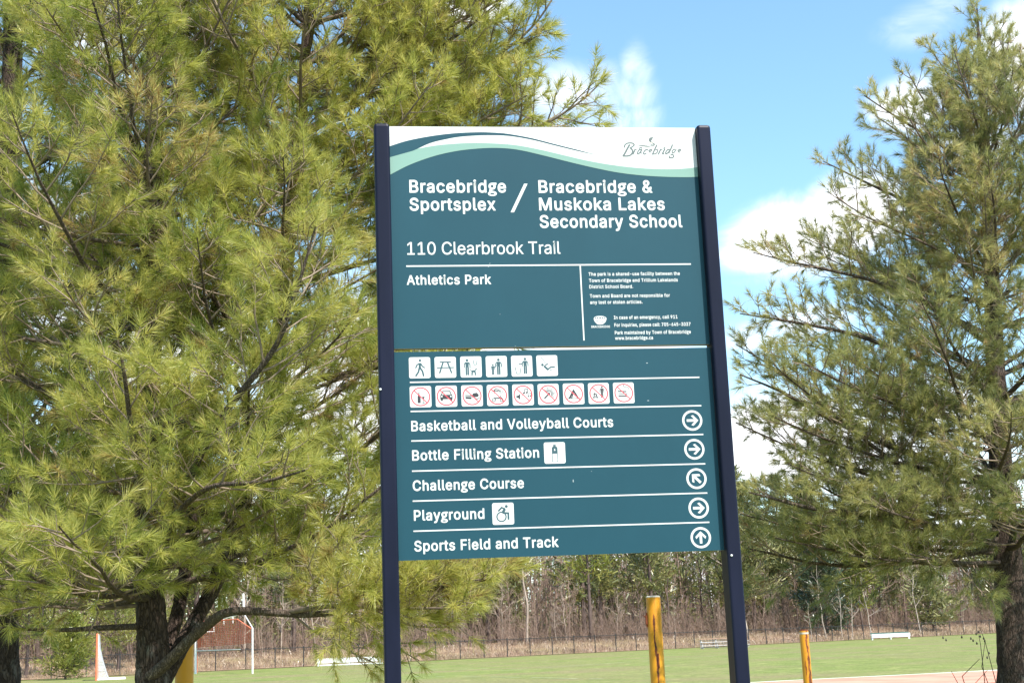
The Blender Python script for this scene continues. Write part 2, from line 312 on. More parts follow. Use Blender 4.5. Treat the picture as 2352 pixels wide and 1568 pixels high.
# letter outlines: polygons in thousandths of the type size; 'a' is the advance, 'c' the loops
GLYPHS = {
 'b': {
  ' ': {'a': 188, 'c': []},
  '&': {'a': 448, 'c': [[147,-21,195,-26,240,-22,285,-8,325,14,350,-13,360,-19,440,-19,450,-14,457,-1,454,9,392,89,410,124,420,159,426,209,424,234,410,243,340,241,331,229,327,189,320,173,249,259,249,264,298,304,322,334,339,374,342,414,333,454,309,489,275,515,230,530,180,531,140,522,101,499,75,469,65,448,59,424,58,374,74,329,107,279,65,242,44,219,26,189,17,159,15,129,19,99,29,69,43,44,65,20,90,1,115,-11],
   [165,69,144,79,128,94,118,114,116,134,121,154,130,169,150,190,170,203,265,89,240,75,215,68,190,66],
   [185,337,159,379,156,399,158,414,167,429,180,438,200,442,220,439,234,429,240,419,243,404,240,389,225,368]]},
  ',': {'a': 188, 'c': [[39,-138,89,-138,101,-128,155,67,154,80,144,89,64,90,54,84,49,77,19,-118,24,-132]]},
  '-': {'a': 453, 'c': [[115,169,345,171,356,184,355,249,350,258,340,263,110,263,100,257,96,249,95,189,100,175]]},
  '.': {'a': 188, 'c': [[70,-18,96,-23,121,-19,141,-5,155,17,160,42,155,67,141,87,121,101,96,106,71,101,49,87,36,67,31,42,35,17,49,-3]]},
  '0': {'a': 453, 'c': [[182,-21,224,-26,269,-21,309,-7,344,16,369,44,390,79,408,124,419,179,424,254,421,314,412,369,390,429,365,469,334,500,299,521,254,533,209,534,169,526,134,510,107,489,81,459,59,419,43,374,34,329,29,254,32,194,41,139,56,94,79,51,106,19,144,-7],
   [219,69,199,73,179,85,162,104,149,128,133,184,128,269,137,344,146,374,158,399,174,419,189,431,209,439,229,440,249,438,269,428,288,409,300,389,312,359,320,324,325,239,316,164,307,134,295,109,279,89,264,78,244,70]]},
  '1': {'a': 453, 'c': [[64,-14,77,-19,392,-19,402,-15,408,-9,410,56,402,70,392,74,297,74,295,76,295,506,292,518,282,527,192,527,69,436,67,356,72,345,82,339,97,343,193,411,193,76,187,74,77,74,67,71,58,56,58,-4]]},
  '3': {'a': 453, 'c': [[167,-21,205,-26,245,-25,280,-18,310,-8,340,9,365,29,385,54,401,84,410,119,411,159,405,194,389,229,366,259,340,280,305,298,264,309,390,453,391,509,388,519,380,526,70,528,59,524,51,514,51,449,56,439,63,434,245,431,141,309,138,299,138,244,143,234,155,229,225,227,265,217,294,194,308,164,309,129,305,114,295,98,269,79,230,69,190,72,155,86,138,104,127,139,115,150,45,151,29,144,25,129,31,94,43,64,60,39,80,20,105,2,135,-12]]},
  '4': {'a': 453, 'c': [[269,-14,286,-19,346,-19,356,-14,362,1,362,81,364,86,421,88,430,96,432,106,432,166,426,176,416,181,366,182,362,186,361,321,356,331,346,336,281,336,271,333,265,326,261,182,151,182,142,186,328,501,330,511,326,520,311,528,246,528,232,521,21,161,21,101,26,93,36,87,261,86,263,1]]},
  '5': {'a': 453, 'c': [[174,-21,211,-26,246,-24,286,-16,316,-3,346,18,367,39,386,67,400,99,409,149,405,209,387,259,356,301,316,331,271,348,221,352,191,348,161,339,158,344,167,429,171,433,366,433,380,439,385,449,385,509,381,521,371,527,96,528,85,524,78,514,48,254,51,243,66,234,131,227,161,245,186,254,216,258,241,255,266,245,285,229,298,209,307,184,307,144,295,109,271,83,236,70,201,71,170,84,151,104,139,139,131,147,56,149,43,139,42,119,48,89,58,64,75,39,96,18,121,0,146,-12]]},
  '6': {'a': 453, 'c': [[181,-21,215,-25,255,-24,290,-16,320,-2,349,19,372,44,390,74,402,109,408,149,405,194,393,234,373,269,345,298,315,317,275,329,224,334,338,499,340,516,335,523,325,528,250,527,240,523,95,309,68,259,52,214,45,174,46,134,54,99,69,64,89,34,115,11,145,-8],
   [210,69,180,82,155,109,145,139,146,179,157,209,180,233,210,245,245,245,275,231,298,204,308,169,306,134,294,104,270,79,245,69]]},
  '7': {'a': 453, 'c': [[84,-14,98,-19,163,-19,173,-17,182,-9,408,441,409,511,405,521,398,526,63,528,53,525,45,516,43,451,48,439,58,433,293,431,81,11,78,-4]]},
  '9': {'a': 453, 'c': [[118,-14,130,-19,200,-19,215,-13,353,191,381,241,398,286,407,326,407,361,402,396,390,434,370,466,347,491,320,511,285,526,250,533,215,534,180,529,145,517,115,499,90,475,68,446,53,411,45,366,47,316,59,276,78,241,108,211,140,192,180,179,225,175,225,171,115,11,112,-4],
   [205,265,175,280,154,306,145,341,148,381,163,411,186,431,215,441,250,438,280,422,299,396,308,361,305,321,289,291,265,271,235,263]]},
  ':': {'a': 188, 'c': [[70,-18,96,-23,121,-19,141,-5,155,17,160,42,155,67,141,87,121,101,96,106,71,101,49,87,36,67,31,42,35,17,49,-3],
   [70,257,96,252,121,257,141,270,155,292,160,317,155,342,142,362,121,376,96,381,71,376,49,362,36,342,31,317,35,292,49,272]]},
  'A': {'a': 480, 'c': [[4,-14,17,-19,87,-19,98,-14,147,121,152,123,327,123,332,119,382,-14,392,-19,462,-19,472,-16,480,-9,482,1,479,11,294,516,284,526,197,527,184,516,-2,6,-2,-4],
   [182,221,237,386,296,221,292,218,187,218]]},
  'B': {'a': 456, 'c': [[47,-14,61,-19,246,-19,306,-14,341,-4,371,11,396,31,416,56,429,86,436,116,437,146,433,176,425,201,410,226,391,248,366,266,394,296,410,326,417,361,415,401,407,431,391,461,371,484,346,503,306,520,256,527,61,528,51,525,43,516,41,1],
   [146,76,144,81,144,206,146,212,251,212,276,209,306,195,328,171,336,146,334,121,324,101,306,87,261,77],
   [146,304,144,311,144,426,146,433,266,430,292,421,310,401,317,376,314,351,303,331,286,317,266,308,246,305]]},
  'C': {'a': 510, 'c': [[216,-21,266,-26,311,-22,356,-10,396,10,431,38,460,74,478,109,491,154,490,169,476,179,401,178,391,169,373,124,350,99,311,79,266,72,226,78,191,94,164,119,142,154,131,184,124,224,123,269,128,314,139,349,156,379,176,403,201,421,226,431,251,436,281,436,306,432,336,419,362,399,379,374,392,339,401,331,476,330,490,339,490,359,476,404,460,434,437,464,411,488,381,507,346,522,316,530,266,535,216,530,171,516,126,490,91,459,62,419,39,369,28,329,22,274,23,214,33,159,54,104,87,54,125,19,168,-6]]},
  'D': {'a': 502, 'c': [[47,-14,61,-19,221,-19,296,-11,341,5,376,24,411,54,433,81,457,126,474,181,480,236,477,311,464,366,441,416,411,456,376,486,346,503,316,515,261,526,61,528,46,521,41,506,41,1],
   [146,76,144,81,144,431,236,432,291,421,319,406,341,386,358,361,371,326,379,286,380,241,375,201,363,161,350,136,333,116,314,101,291,89,241,77]]},
  'E': {'a': 419, 'c': [[47,-14,61,-19,376,-19,386,-16,392,-9,394,61,388,71,381,75,146,76,144,81,144,206,146,209,356,210,369,216,374,231,374,291,361,304,144,306,144,431,381,435,391,446,391,456,391,511,381,526,61,528,46,521,41,506,41,1]]},
  'F': {'a': 410, 'c': [[47,-14,61,-19,126,-19,136,-15,141,-9,144,196,146,202,346,202,356,205,362,211,365,221,365,281,360,291,353,296,146,298,144,301,144,426,146,433,376,434,385,441,388,451,388,511,383,521,377,526,61,528,51,525,43,516,41,1]]},
  'G': {'a': 520, 'c': [[216,-21,266,-26,316,-22,361,-9,398,9,431,35,460,69,481,109,493,154,497,184,497,259,491,269,476,275,281,275,269,269,264,259,264,199,271,184,281,180,393,179,387,149,371,119,351,98,321,81,296,74,266,72,236,75,211,84,191,95,171,111,142,154,131,184,124,224,123,269,128,314,139,349,156,379,176,403,201,421,226,431,251,436,281,436,306,431,334,419,358,399,376,374,391,339,401,331,476,330,486,334,491,340,493,349,490,364,477,404,460,434,436,465,409,489,376,509,346,522,306,531,261,534,211,529,166,514,124,489,91,459,59,414,39,369,26,314,21,254,26,194,39,139,59,94,91,49,126,18,168,-6]]},
  'I': {'a': 300, 'c': [[18,-14,32,-19,267,-19,277,-17,286,-9,288,56,282,71,272,76,202,76,202,81,202,431,272,433,285,441,288,451,288,511,284,521,277,526,32,528,22,525,14,516,12,451,17,439,32,433,97,433,99,426,99,81,97,76,32,76,17,70,12,56,12,1]]},
  'L': {'a': 393, 'c': [[47,-14,61,-19,361,-19,374,-14,380,-4,380,61,374,71,366,75,146,76,144,81,143,511,139,521,126,528,56,527,46,522,41,511,41,1]]},
  'M': {'a': 628, 'c': [[47,-14,61,-19,126,-19,135,-14,140,-4,141,313,269,-9,276,-16,286,-19,346,-18,358,-9,481,304,485,291,486,-4,491,-14,501,-19,571,-19,581,-14,587,1,587,506,581,522,566,528,476,528,461,520,316,140,166,521,151,528,61,528,46,522,41,506,41,1]]},
  'P': {'a': 445, 'c': [[47,-14,61,-19,126,-19,136,-15,141,-9,145,166,251,167,311,178,341,190,365,206,386,226,403,251,419,286,426,321,427,361,422,396,410,431,392,461,371,483,341,504,301,520,251,527,61,528,51,525,43,516,41,1],
   [146,262,144,266,144,431,256,431,286,423,306,408,321,381,325,341,318,306,301,282,281,269,256,263]]},
  'R': {'a': 449, 'c': [[47,-14,61,-19,126,-19,136,-15,141,-9,144,176,151,179,236,177,341,-15,351,-19,426,-19,436,-17,444,-9,447,1,443,11,343,196,343,201,381,228,406,261,421,296,428,341,425,391,411,434,387,471,351,500,306,519,251,527,61,528,51,525,43,516,41,1],
   [146,274,144,281,144,426,146,433,261,431,291,421,310,406,324,376,326,341,318,311,301,291,281,281,256,275]]},
  'S': {'a': 447, 'c': [[168,-23,209,-28,254,-26,294,-20,334,-5,369,17,394,42,413,72,424,107,427,147,420,187,404,218,379,245,349,266,319,281,204,315,169,329,144,347,136,362,137,392,153,417,184,434,224,439,264,434,294,420,310,402,319,372,329,361,399,359,414,365,420,377,415,412,403,442,387,467,364,490,339,507,314,519,279,529,239,534,189,532,154,524,119,510,89,490,66,467,47,437,37,407,33,372,38,332,54,298,74,274,104,252,134,236,289,187,314,170,325,152,326,132,322,117,304,93,269,75,224,68,184,73,149,89,130,112,120,147,109,155,39,156,24,149,19,137,27,92,40,62,58,37,79,16,109,-3,134,-14]]},
  'T': {'a': 449, 'c': [[180,-14,193,-19,258,-19,269,-14,275,-4,276,431,418,433,428,436,436,451,436,511,431,521,423,527,33,528,23,525,14,516,13,451,16,441,23,435,174,431,174,1]]},
  'V': {'a': 480, 'c': [[191,-14,202,-19,277,-19,287,-16,295,-9,480,501,480,516,472,525,462,528,392,528,382,523,377,516,242,123,237,131,102,516,92,526,82,528,12,527,-1,516,-1,501]]},
  'a': {'a': 389, 'c': [[116,-23,156,-27,196,-24,226,-15,256,3,262,-13,276,-19,341,-18,354,-8,356,252,351,297,340,327,319,357,296,376,261,393,226,401,186,403,146,398,111,388,81,372,58,352,38,327,23,297,24,282,31,275,96,255,111,259,127,282,141,296,176,310,201,312,226,307,242,297,254,277,256,252,251,250,141,233,91,220,50,197,35,182,21,160,13,132,12,97,17,67,27,42,41,21,62,2,86,-12],
   [146,67,123,77,113,92,113,117,121,130,136,139,161,146,251,160,256,158,253,117,244,97,231,84,216,74,196,67,171,64]]},
  'b': {'a': 424, 'c': [[187,-22,239,-27,289,-17,334,7,368,43,392,88,406,143,409,203,400,263,386,303,361,343,334,369,294,392,254,402,204,402,169,392,134,371,130,518,124,525,114,528,49,527,39,521,34,508,34,-2,39,-13,49,-19,114,-19,126,-12,134,8,162,-12],
   [204,67,185,73,170,83,147,113,133,163,133,218,146,263,168,293,196,308,234,310,254,305,269,296,282,283,294,265,307,218,308,163,296,118,274,86,259,75,244,69]]},
  'c': {'a': 396, 'c': [[162,-22,195,-27,235,-25,270,-18,300,-5,326,13,351,38,370,68,381,98,380,110,370,120,300,136,289,128,275,98,255,78,230,68,200,66,180,69,160,78,140,98,129,118,116,168,116,198,119,228,137,273,150,289,165,301,185,308,205,311,225,309,245,303,267,288,278,273,286,253,300,243,365,258,378,268,380,283,370,308,340,351,300,381,250,399,210,403,170,400,140,392,105,375,77,353,52,323,34,288,21,248,15,203,17,158,25,113,40,74,60,43,89,13,120,-7]]},
  'd': {'a': 424, 'c': [[153,-22,195,-27,230,-24,260,-14,290,7,298,-12,310,-19,375,-19,385,-13,389,-7,391,508,388,518,380,526,310,528,300,524,294,518,290,370,260,390,230,400,185,403,145,397,110,382,75,355,50,323,32,288,19,238,15,188,20,133,33,88,50,53,80,17,113,-7],
   [185,68,154,83,140,98,129,118,117,163,117,218,130,263,152,293,180,308,220,310,240,304,255,294,270,278,279,263,292,213,290,153,278,113,255,83,225,68]]},
  'e': {'a': 404, 'c': [[164,-22,200,-27,240,-26,275,-18,305,-6,330,10,355,33,372,58,384,88,383,98,373,108,305,124,291,118,275,90,255,74,230,66,195,66,171,73,153,83,138,98,126,118,118,143,120,150,370,150,380,153,389,163,390,208,385,253,375,288,358,323,339,348,310,373,280,389,240,400,205,403,165,400,128,388,95,369,67,343,46,313,32,283,20,243,15,188,18,143,28,103,43,68,68,33,95,8,130,-12],
   [120,241,129,268,150,292,175,307,205,311,235,307,258,293,274,273,286,243,280,240]]},
  'f': {'a': 254, 'c': [[68,-14,77,-19,142,-19,154,-14,160,-4,161,306,232,309,243,316,247,331,247,381,242,392,227,398,162,399,162,431,167,446,177,453,202,455,227,449,242,457,262,521,257,533,242,541,212,548,172,548,142,542,112,528,87,506,69,476,62,446,61,401,57,398,2,398,-11,386,-12,326,-8,314,2,309,61,306,62,1]]},
  'g': {'a': 427, 'c': [[149,-243,207,-248,257,-245,302,-237,337,-226,372,-207,397,-186,422,-153,433,-123,437,-88,435,-63,421,-23,402,3,382,20,352,37,327,47,212,75,182,86,171,97,182,107,282,130,317,145,347,169,362,187,385,232,394,282,389,322,372,362,427,363,433,367,439,377,439,452,433,462,427,466,237,467,192,464,152,456,112,441,82,422,57,397,37,365,26,332,22,297,29,242,37,221,51,197,72,174,94,157,93,152,64,127,52,102,50,87,53,67,74,37,37,17,17,1,-1,-23,-10,-43,-18,-93,-14,-123,2,-161,22,-185,47,-206,82,-225,117,-237],
   [172,-139,127,-126,112,-115,104,-103,102,-88,107,-72,120,-58,137,-49,167,-41,187,-40,252,-47,292,-62,306,-73,312,-83,314,-98,308,-113,292,-126,277,-132,232,-140],
   [182,231,157,245,145,262,138,292,145,317,167,341,192,352,222,353,247,343,266,327,276,307,277,282,268,257,257,244,237,232,212,227]]},
  'h': {'a': 410, 'c': [[40,-14,54,-19,114,-19,124,-16,130,-9,133,1,133,226,136,256,148,281,163,296,184,306,209,310,234,307,254,296,267,281,274,261,279,-9,294,-19,359,-19,370,-14,376,-4,376,256,370,296,359,327,340,356,319,376,294,390,264,400,229,403,194,400,164,390,134,373,133,511,128,521,119,527,49,527,39,522,34,511,34,1]]},
  'i': {'a': 167, 'c': [[40,-14,52,-19,117,-19,127,-13,132,-4,133,381,127,392,117,398,47,398,38,391,34,381,34,1],
   [67,426,92,424,112,430,132,446,143,466,145,491,138,511,122,530,102,540,77,542,57,537,37,522,25,501,23,476,29,456,46,436]]},
  'k': {'a': 381, 'c': [[40,-14,54,-19,114,-19,129,-12,133,1,133,131,149,147,154,148,284,-16,294,-19,374,-19,385,-14,391,-4,388,11,227,216,374,366,379,376,378,386,374,393,364,398,276,396,134,253,133,511,128,521,119,527,49,527,39,522,34,511,34,1]]},
  'l': {'a': 189, 'c': [[100,-16,139,-21,179,-17,194,-11,200,4,188,59,184,67,174,73,139,72,133,84,132,514,129,520,119,527,49,527,39,521,34,509,34,69,41,39,55,14,74,-4]]},
  'm': {'a': 610, 'c': [[40,-14,54,-19,114,-19,124,-16,130,-9,135,261,143,281,159,298,179,308,199,311,219,309,235,301,249,287,254,271,257,-9,264,-16,274,-19,339,-19,348,-14,354,1,356,266,365,286,379,300,399,309,419,311,439,309,459,299,469,289,475,271,479,-9,494,-19,559,-19,569,-15,576,1,576,266,568,311,549,351,531,371,509,387,484,398,454,404,414,404,379,395,349,379,319,352,304,371,284,388,244,403,214,405,184,400,159,391,134,374,127,391,119,397,44,396,35,386,34,376,34,1]]},
  'n': {'a': 410, 'c': [[40,-14,54,-19,114,-19,124,-16,130,-9,133,1,133,226,136,256,148,281,163,296,184,306,209,310,234,307,254,296,267,281,274,261,279,-9,289,-17,299,-19,359,-19,374,-9,376,1,374,276,365,311,354,336,335,361,314,379,279,396,239,403,214,403,184,398,159,388,134,372,127,391,114,398,49,398,38,391,34,376,34,1]]},
  'o': {'a': 415, 'c': [[162,-22,195,-27,235,-25,275,-16,310,1,340,25,363,53,381,88,394,128,400,173,398,223,387,273,372,308,348,343,320,368,285,388,250,399,210,403,170,400,140,392,105,375,77,353,52,323,34,288,21,248,15,203,17,158,25,113,40,74,60,43,89,13,120,-7],
   [185,68,155,83,140,98,129,118,116,168,118,223,131,263,155,294,185,308,225,309,245,303,260,294,275,278,287,258,299,208,297,153,284,113,260,82,230,68,205,66]]},
  'p': {'a': 424, 'c': [[54,-162,119,-161,130,-152,134,8,164,-13,194,-24,239,-27,279,-21,314,-6,344,16,368,43,388,78,401,118,408,163,408,218,400,263,386,303,364,339,335,368,304,387,259,401,209,402,169,392,134,369,129,389,114,398,49,398,36,388,34,378,34,-142,39,-155],
   [199,68,169,84,155,98,144,118,133,168,134,223,146,263,168,293,199,309,234,310,254,305,269,296,284,281,294,263,308,213,307,158,294,113,271,83,256,73,239,68]]},
  'q': {'a': 424, 'c': [[315,-162,375,-161,385,-156,390,-147,390,383,385,393,375,398,310,398,296,388,290,370,260,390,230,400,185,403,145,397,110,382,79,358,50,324,32,288,21,248,15,203,18,148,27,103,44,63,70,27,100,1,135,-17,180,-27,225,-25,255,-16,290,7,292,-147,300,-158],
   [185,68,169,73,154,83,140,98,128,118,117,163,117,218,130,263,153,293,180,308,220,310,240,304,255,294,279,263,292,213,290,153,278,113,255,83,225,68]]},
  'r': {'a': 259, 'c': [[40,-14,54,-19,114,-19,124,-16,130,-9,133,1,133,236,136,261,152,286,174,300,204,307,244,303,259,311,262,321,262,386,254,400,219,404,185,401,159,392,134,377,127,391,114,398,49,398,35,386,34,1]]},
  's': {'a': 365, 'c': [[132,-22,172,-27,207,-26,242,-20,272,-9,300,8,321,28,338,53,347,78,350,108,345,143,333,168,312,192,292,206,262,220,152,249,137,258,129,268,128,283,138,298,157,309,182,313,207,312,227,304,242,288,252,268,262,259,272,259,327,271,339,278,343,288,340,303,329,328,312,353,277,382,237,398,207,403,167,403,137,398,107,387,81,373,57,351,40,328,31,303,28,273,33,238,44,213,66,188,87,174,117,160,227,131,240,123,247,113,247,93,233,78,212,68,182,64,152,68,132,78,119,93,109,118,97,125,32,113,22,107,17,93,21,73,32,48,47,27,82,-3]]},
  't': {'a': 227, 'c': [[127,-18,157,-23,197,-21,222,-15,231,-3,221,57,215,67,202,73,172,69,153,72,147,82,145,97,146,307,207,308,217,314,223,327,223,382,217,392,207,398,147,399,145,402,145,472,137,486,127,490,62,490,52,485,47,477,46,402,42,398,2,398,-11,387,-13,327,-8,314,2,309,45,307,46,92,50,57,60,32,77,9,97,-6]]},
  'u': {'a': 410, 'c': [[140,-19,174,-24,214,-21,249,-10,279,8,281,-9,294,-18,359,-19,369,-15,374,-9,376,1,376,381,372,391,366,396,294,398,284,394,279,387,277,151,274,126,264,101,249,84,229,74,204,69,179,72,159,81,144,98,135,121,131,386,124,396,114,398,49,398,35,386,34,136,41,81,55,46,77,16,104,-5]]},
  'w': {'a': 567, 'c': [[125,-14,139,-19,199,-19,209,-16,215,-9,284,230,352,-9,359,-16,369,-19,429,-19,442,-14,448,-4,562,371,563,381,559,392,544,398,484,398,474,397,465,391,399,156,334,386,325,396,254,398,244,396,237,391,169,156,102,391,94,397,84,398,24,398,9,392,4,381,5,371,119,-4]]},
  'x': {'a': 379, 'c': [[8,-14,22,-19,92,-19,102,-16,187,112,192,112,277,-16,287,-19,357,-19,372,-13,377,1,373,11,248,191,369,371,369,386,362,395,352,398,282,398,272,396,192,274,112,394,102,398,27,398,14,391,10,381,12,371,131,196,5,11,2,-4]]},
  'y': {'a': 389, 'c': [[49,-159,98,-164,143,-155,178,-132,205,-99,222,-64,389,371,389,386,380,396,303,398,290,391,193,132,99,391,83,398,13,398,2,391,-2,381,0,371,141,1,127,-44,113,-64,93,-71,58,-67,46,-74,28,-139,33,-151]]},
 },
 'r': {
  ' ': {'a': 188, 'c': []},
  '0': {'a': 453, 'c': [[184,-7,228,-12,268,-7,303,5,328,21,355,48,377,83,394,128,405,178,410,253,407,313,398,367,382,413,360,453,328,487,293,508,253,519,213,520,173,512,148,502,118,480,90,448,71,413,56,368,48,328,43,273,46,198,55,143,69,98,91,58,117,28,148,7],
   [203,57,178,68,161,83,146,103,132,133,122,168,116,208,116,298,128,363,139,393,154,418,168,433,188,446,208,453,233,454,258,449,283,435,302,413,318,385,328,353,335,313,339,268,337,213,331,168,321,133,308,104,293,83,273,67,253,58,228,55]]},
  '1': {'a': 453, 'c': [[76,-5,391,-5,396,0,396,55,391,60,281,60,281,505,276,514,196,513,82,430,81,360,86,353,206,440,207,65,206,60,76,60,71,55,71,50,71,0]]},
  'A': {'a': 480, 'c': [[16,-5,86,-5,136,132,141,137,341,135,391,-3,461,-5,468,0,281,509,276,514,201,514,197,510,13,5,11,0],
   [166,204,163,205,164,210,236,431,241,429,317,205]]},
  'C': {'a': 510, 'c': [[217,-7,265,-12,310,-8,350,3,390,23,425,52,449,83,467,118,478,158,477,163,470,165,405,164,386,118,359,88,320,67,270,58,225,63,185,81,155,108,129,148,117,183,110,223,109,273,116,323,128,358,145,389,167,413,195,433,225,445,255,450,285,450,315,444,345,430,372,408,390,383,405,345,470,343,478,348,471,378,459,408,444,433,424,458,400,479,375,495,345,508,315,516,270,520,220,516,175,502,135,480,101,448,75,413,57,378,42,328,36,273,37,213,48,158,65,113,90,73,125,37,171,8]]},
  'K': {'a': 467, 'c': [[60,-5,125,-5,130,0,130,165,195,234,200,233,370,-4,450,-5,454,0,451,5,252,285,251,290,450,503,453,510,450,513,360,512,185,323,130,258,129,510,120,514,60,514,55,510,55,0]]},
  'M': {'a': 628, 'c': [[60,-5,120,-5,127,0,126,375,130,389,163,295,281,0,285,-5,340,-5,347,0,463,295,499,390,500,401,499,0,505,-5,570,-4,573,0,573,505,570,513,480,514,471,510,346,185,315,91,283,185,156,510,150,514,60,514,55,510,55,0]]},
  'O': {'a': 533, 'c': [[217,-7,265,-12,315,-7,360,7,395,27,425,52,454,88,475,128,491,178,497,233,496,293,486,348,467,398,435,445,400,478,360,502,315,516,265,520,220,516,175,502,135,479,101,448,75,413,58,378,42,328,36,273,37,213,46,163,65,113,90,73,125,37,171,8],
   [260,58,225,63,195,76,170,93,147,118,129,148,117,183,110,223,109,268,112,303,120,338,136,373,155,401,179,423,205,438,235,448,270,451,305,446,335,435,361,418,385,393,403,363,416,328,424,283,425,238,419,193,409,158,394,128,375,104,350,83,320,67,290,60]]},
  'S': {'a': 447, 'c': [[169,-9,208,-13,253,-13,293,-6,325,6,353,22,380,46,399,76,410,106,413,146,407,181,392,211,369,236,343,254,313,268,198,303,163,316,135,336,123,356,120,371,122,391,127,406,138,422,168,443,213,453,258,450,298,434,321,411,333,376,338,373,403,374,405,391,397,421,385,446,369,466,328,497,298,510,273,516,238,520,193,518,158,511,128,499,98,480,75,456,59,431,50,401,47,371,52,336,66,306,88,281,116,261,153,244,263,212,298,198,328,176,338,156,340,136,337,116,318,86,283,65,233,54,183,59,144,76,120,101,110,136,105,141,37,141,33,136,41,96,53,68,68,46,88,27,113,11,138,0]]},
  'T': {'a': 449, 'c': [[197,-5,257,-5,262,0,262,445,417,447,422,450,422,455,422,510,417,514,32,514,27,510,27,455,27,450,32,447,188,445,188,0,192,-5]]},
  'U': {'a': 517, 'c': [[207,-8,245,-13,285,-12,315,-7,350,4,380,19,405,38,425,60,442,87,456,122,462,162,460,513,395,514,389,512,388,507,388,177,385,152,378,127,360,98,335,76,302,62,260,57,220,61,190,72,160,95,140,125,132,152,129,177,129,507,125,514,57,512,55,172,62,122,81,77,114,37,155,9]]},
  'a': {'a': 389, 'c': [[118,-9,160,-14,205,-8,244,11,270,39,272,1,275,-5,340,-3,342,251,338,291,327,321,310,346,290,363,260,378,225,387,190,389,155,386,121,376,95,364,70,345,51,321,38,296,36,291,40,286,100,269,120,296,145,315,170,324,205,325,225,322,245,313,258,301,267,281,270,251,266,241,260,238,145,220,100,209,60,188,35,156,27,131,25,106,29,76,38,51,51,31,70,13,90,1],
   [155,51,122,61,102,81,97,111,101,126,108,136,125,149,150,158,265,179,270,177,269,121,262,101,249,81,230,66,210,56,185,51]]},
  'b': {'a': 424, 'c': [[189,-8,213,-12,243,-13,287,-3,328,20,357,52,380,97,393,147,395,202,387,257,373,297,347,337,318,363,278,382,228,389,183,383,148,363,123,335,119,342,118,512,53,514,48,507,48,2,53,-5,115,-3,118,49,151,12],
   [193,55,173,64,158,75,143,92,132,112,123,141,119,167,120,227,134,272,147,292,163,307,178,316,198,323,238,324,258,318,278,307,293,292,308,268,322,217,323,182,320,152,303,102,278,71,258,59,238,53,213,52]]},
  'e': {'a': 404, 'c': [[165,-8,199,-13,234,-12,264,-7,294,4,323,22,344,42,359,64,369,88,370,92,364,96,304,110,287,82,264,63,234,53,199,52,174,57,149,69,129,87,113,112,104,142,102,162,104,164,369,164,375,167,376,207,371,252,360,287,345,317,324,343,299,363,274,376,239,386,204,389,169,386,134,375,104,358,79,335,62,312,46,282,34,242,30,202,31,157,38,117,52,82,70,52,99,23,129,4],
   [104,226,103,237,111,262,134,297,164,317,204,325,239,320,269,302,291,272,302,232,299,226]]},
  'i': {'a': 167, 'c': [[56,-5,111,-5,119,0,119,380,111,384,51,384,48,380,48,0,51,-5],
   [69,440,86,438,106,443,121,455,129,470,131,490,126,504,116,516,101,526,81,529,66,526,50,515,40,500,36,480,40,465,51,450]]},
  'k': {'a': 381, 'c': [[53,-5,113,-5,118,-2,119,135,153,170,293,-5,373,-5,377,0,208,215,365,380,358,384,283,384,123,221,119,230,119,505,118,511,113,514,53,514,48,510,48,0]]},
  'l': {'a': 189, 'c': [[102,-2,148,-7,181,-2,186,3,173,58,133,59,123,68,120,83,119,508,113,514,53,514,48,508,48,73,53,48,65,23,83,7]]},
  'o': {'a': 415, 'c': [[163,-8,194,-13,234,-11,269,-3,301,12,329,34,352,62,369,95,381,132,386,172,385,217,377,257,362,297,343,327,314,355,284,373,249,385,219,389,179,387,144,379,114,364,86,342,64,315,46,282,35,247,29,202,31,157,38,117,52,82,71,52,99,23,129,4],
   [199,52,179,55,159,63,144,73,127,92,116,112,108,137,102,167,101,197,111,252,120,272,134,293,149,307,169,318,189,323,214,325,239,321,259,312,274,300,289,282,302,257,310,232,314,177,303,122,294,102,280,82,263,67,244,57,224,53]]},
  'r': {'a': 259, 'c': [[53,-5,113,-5,119,0,119,235,123,265,141,295,168,313,198,320,243,317,248,320,248,385,243,389,198,389,168,381,138,362,118,338,117,380,113,384,53,384,48,380,48,0]]},
 },
 's': {
  'B': {'a': 563, 'c': [[76,-4,311,-4,371,1,416,12,461,33,492,56,518,86,534,116,544,151,547,186,544,216,536,246,521,276,502,301,476,324,446,342,391,361,446,400,461,417,474,441,485,481,487,506,484,541,475,571,460,601,436,630,406,653,371,670,326,682,271,686,76,686,71,681,71,1],
   [181,92,177,96,178,296,291,298,356,290,381,282,401,270,416,256,427,241,436,216,438,196,432,161,422,141,411,128,391,112,366,102,331,94],
   [181,394,177,401,177,586,181,590,296,587,336,575,355,561,373,531,378,496,376,476,368,451,346,422,321,408,276,396]]},
  'a': {'a': 427, 'c': [[103,-8,137,-13,182,-7,217,7,252,28,268,7,287,-7,312,-12,337,-12,377,1,412,22,415,27,415,77,412,84,367,60,357,62,352,72,351,312,347,347,338,377,322,405,302,425,277,442,247,453,217,460,182,462,117,453,92,444,62,427,31,397,31,302,34,297,38,297,72,331,102,350,127,361,162,369,197,369,227,358,243,342,252,317,252,274,147,236,97,214,54,182,35,157,26,132,22,102,31,57,41,37,57,18,72,6],
   [162,61,140,72,125,92,120,117,129,147,142,162,162,177,207,199,252,215,253,92,227,72,207,63,182,58]]},
  'b': {'a': 500, 'c': [[160,-8,225,-13,280,-9,330,5,370,25,404,52,432,87,454,132,466,182,470,232,466,282,454,327,438,362,415,396,385,424,350,445,310,458,255,461,205,451,154,427,152,682,145,686,60,686,55,682,55,27,60,20,95,7],
   [205,81,155,91,152,97,152,327,175,349,210,368,240,374,275,371,300,363,320,350,338,332,351,312,363,282,369,252,371,222,367,187,350,141,335,121,314,102,290,89,265,82,235,79]]},
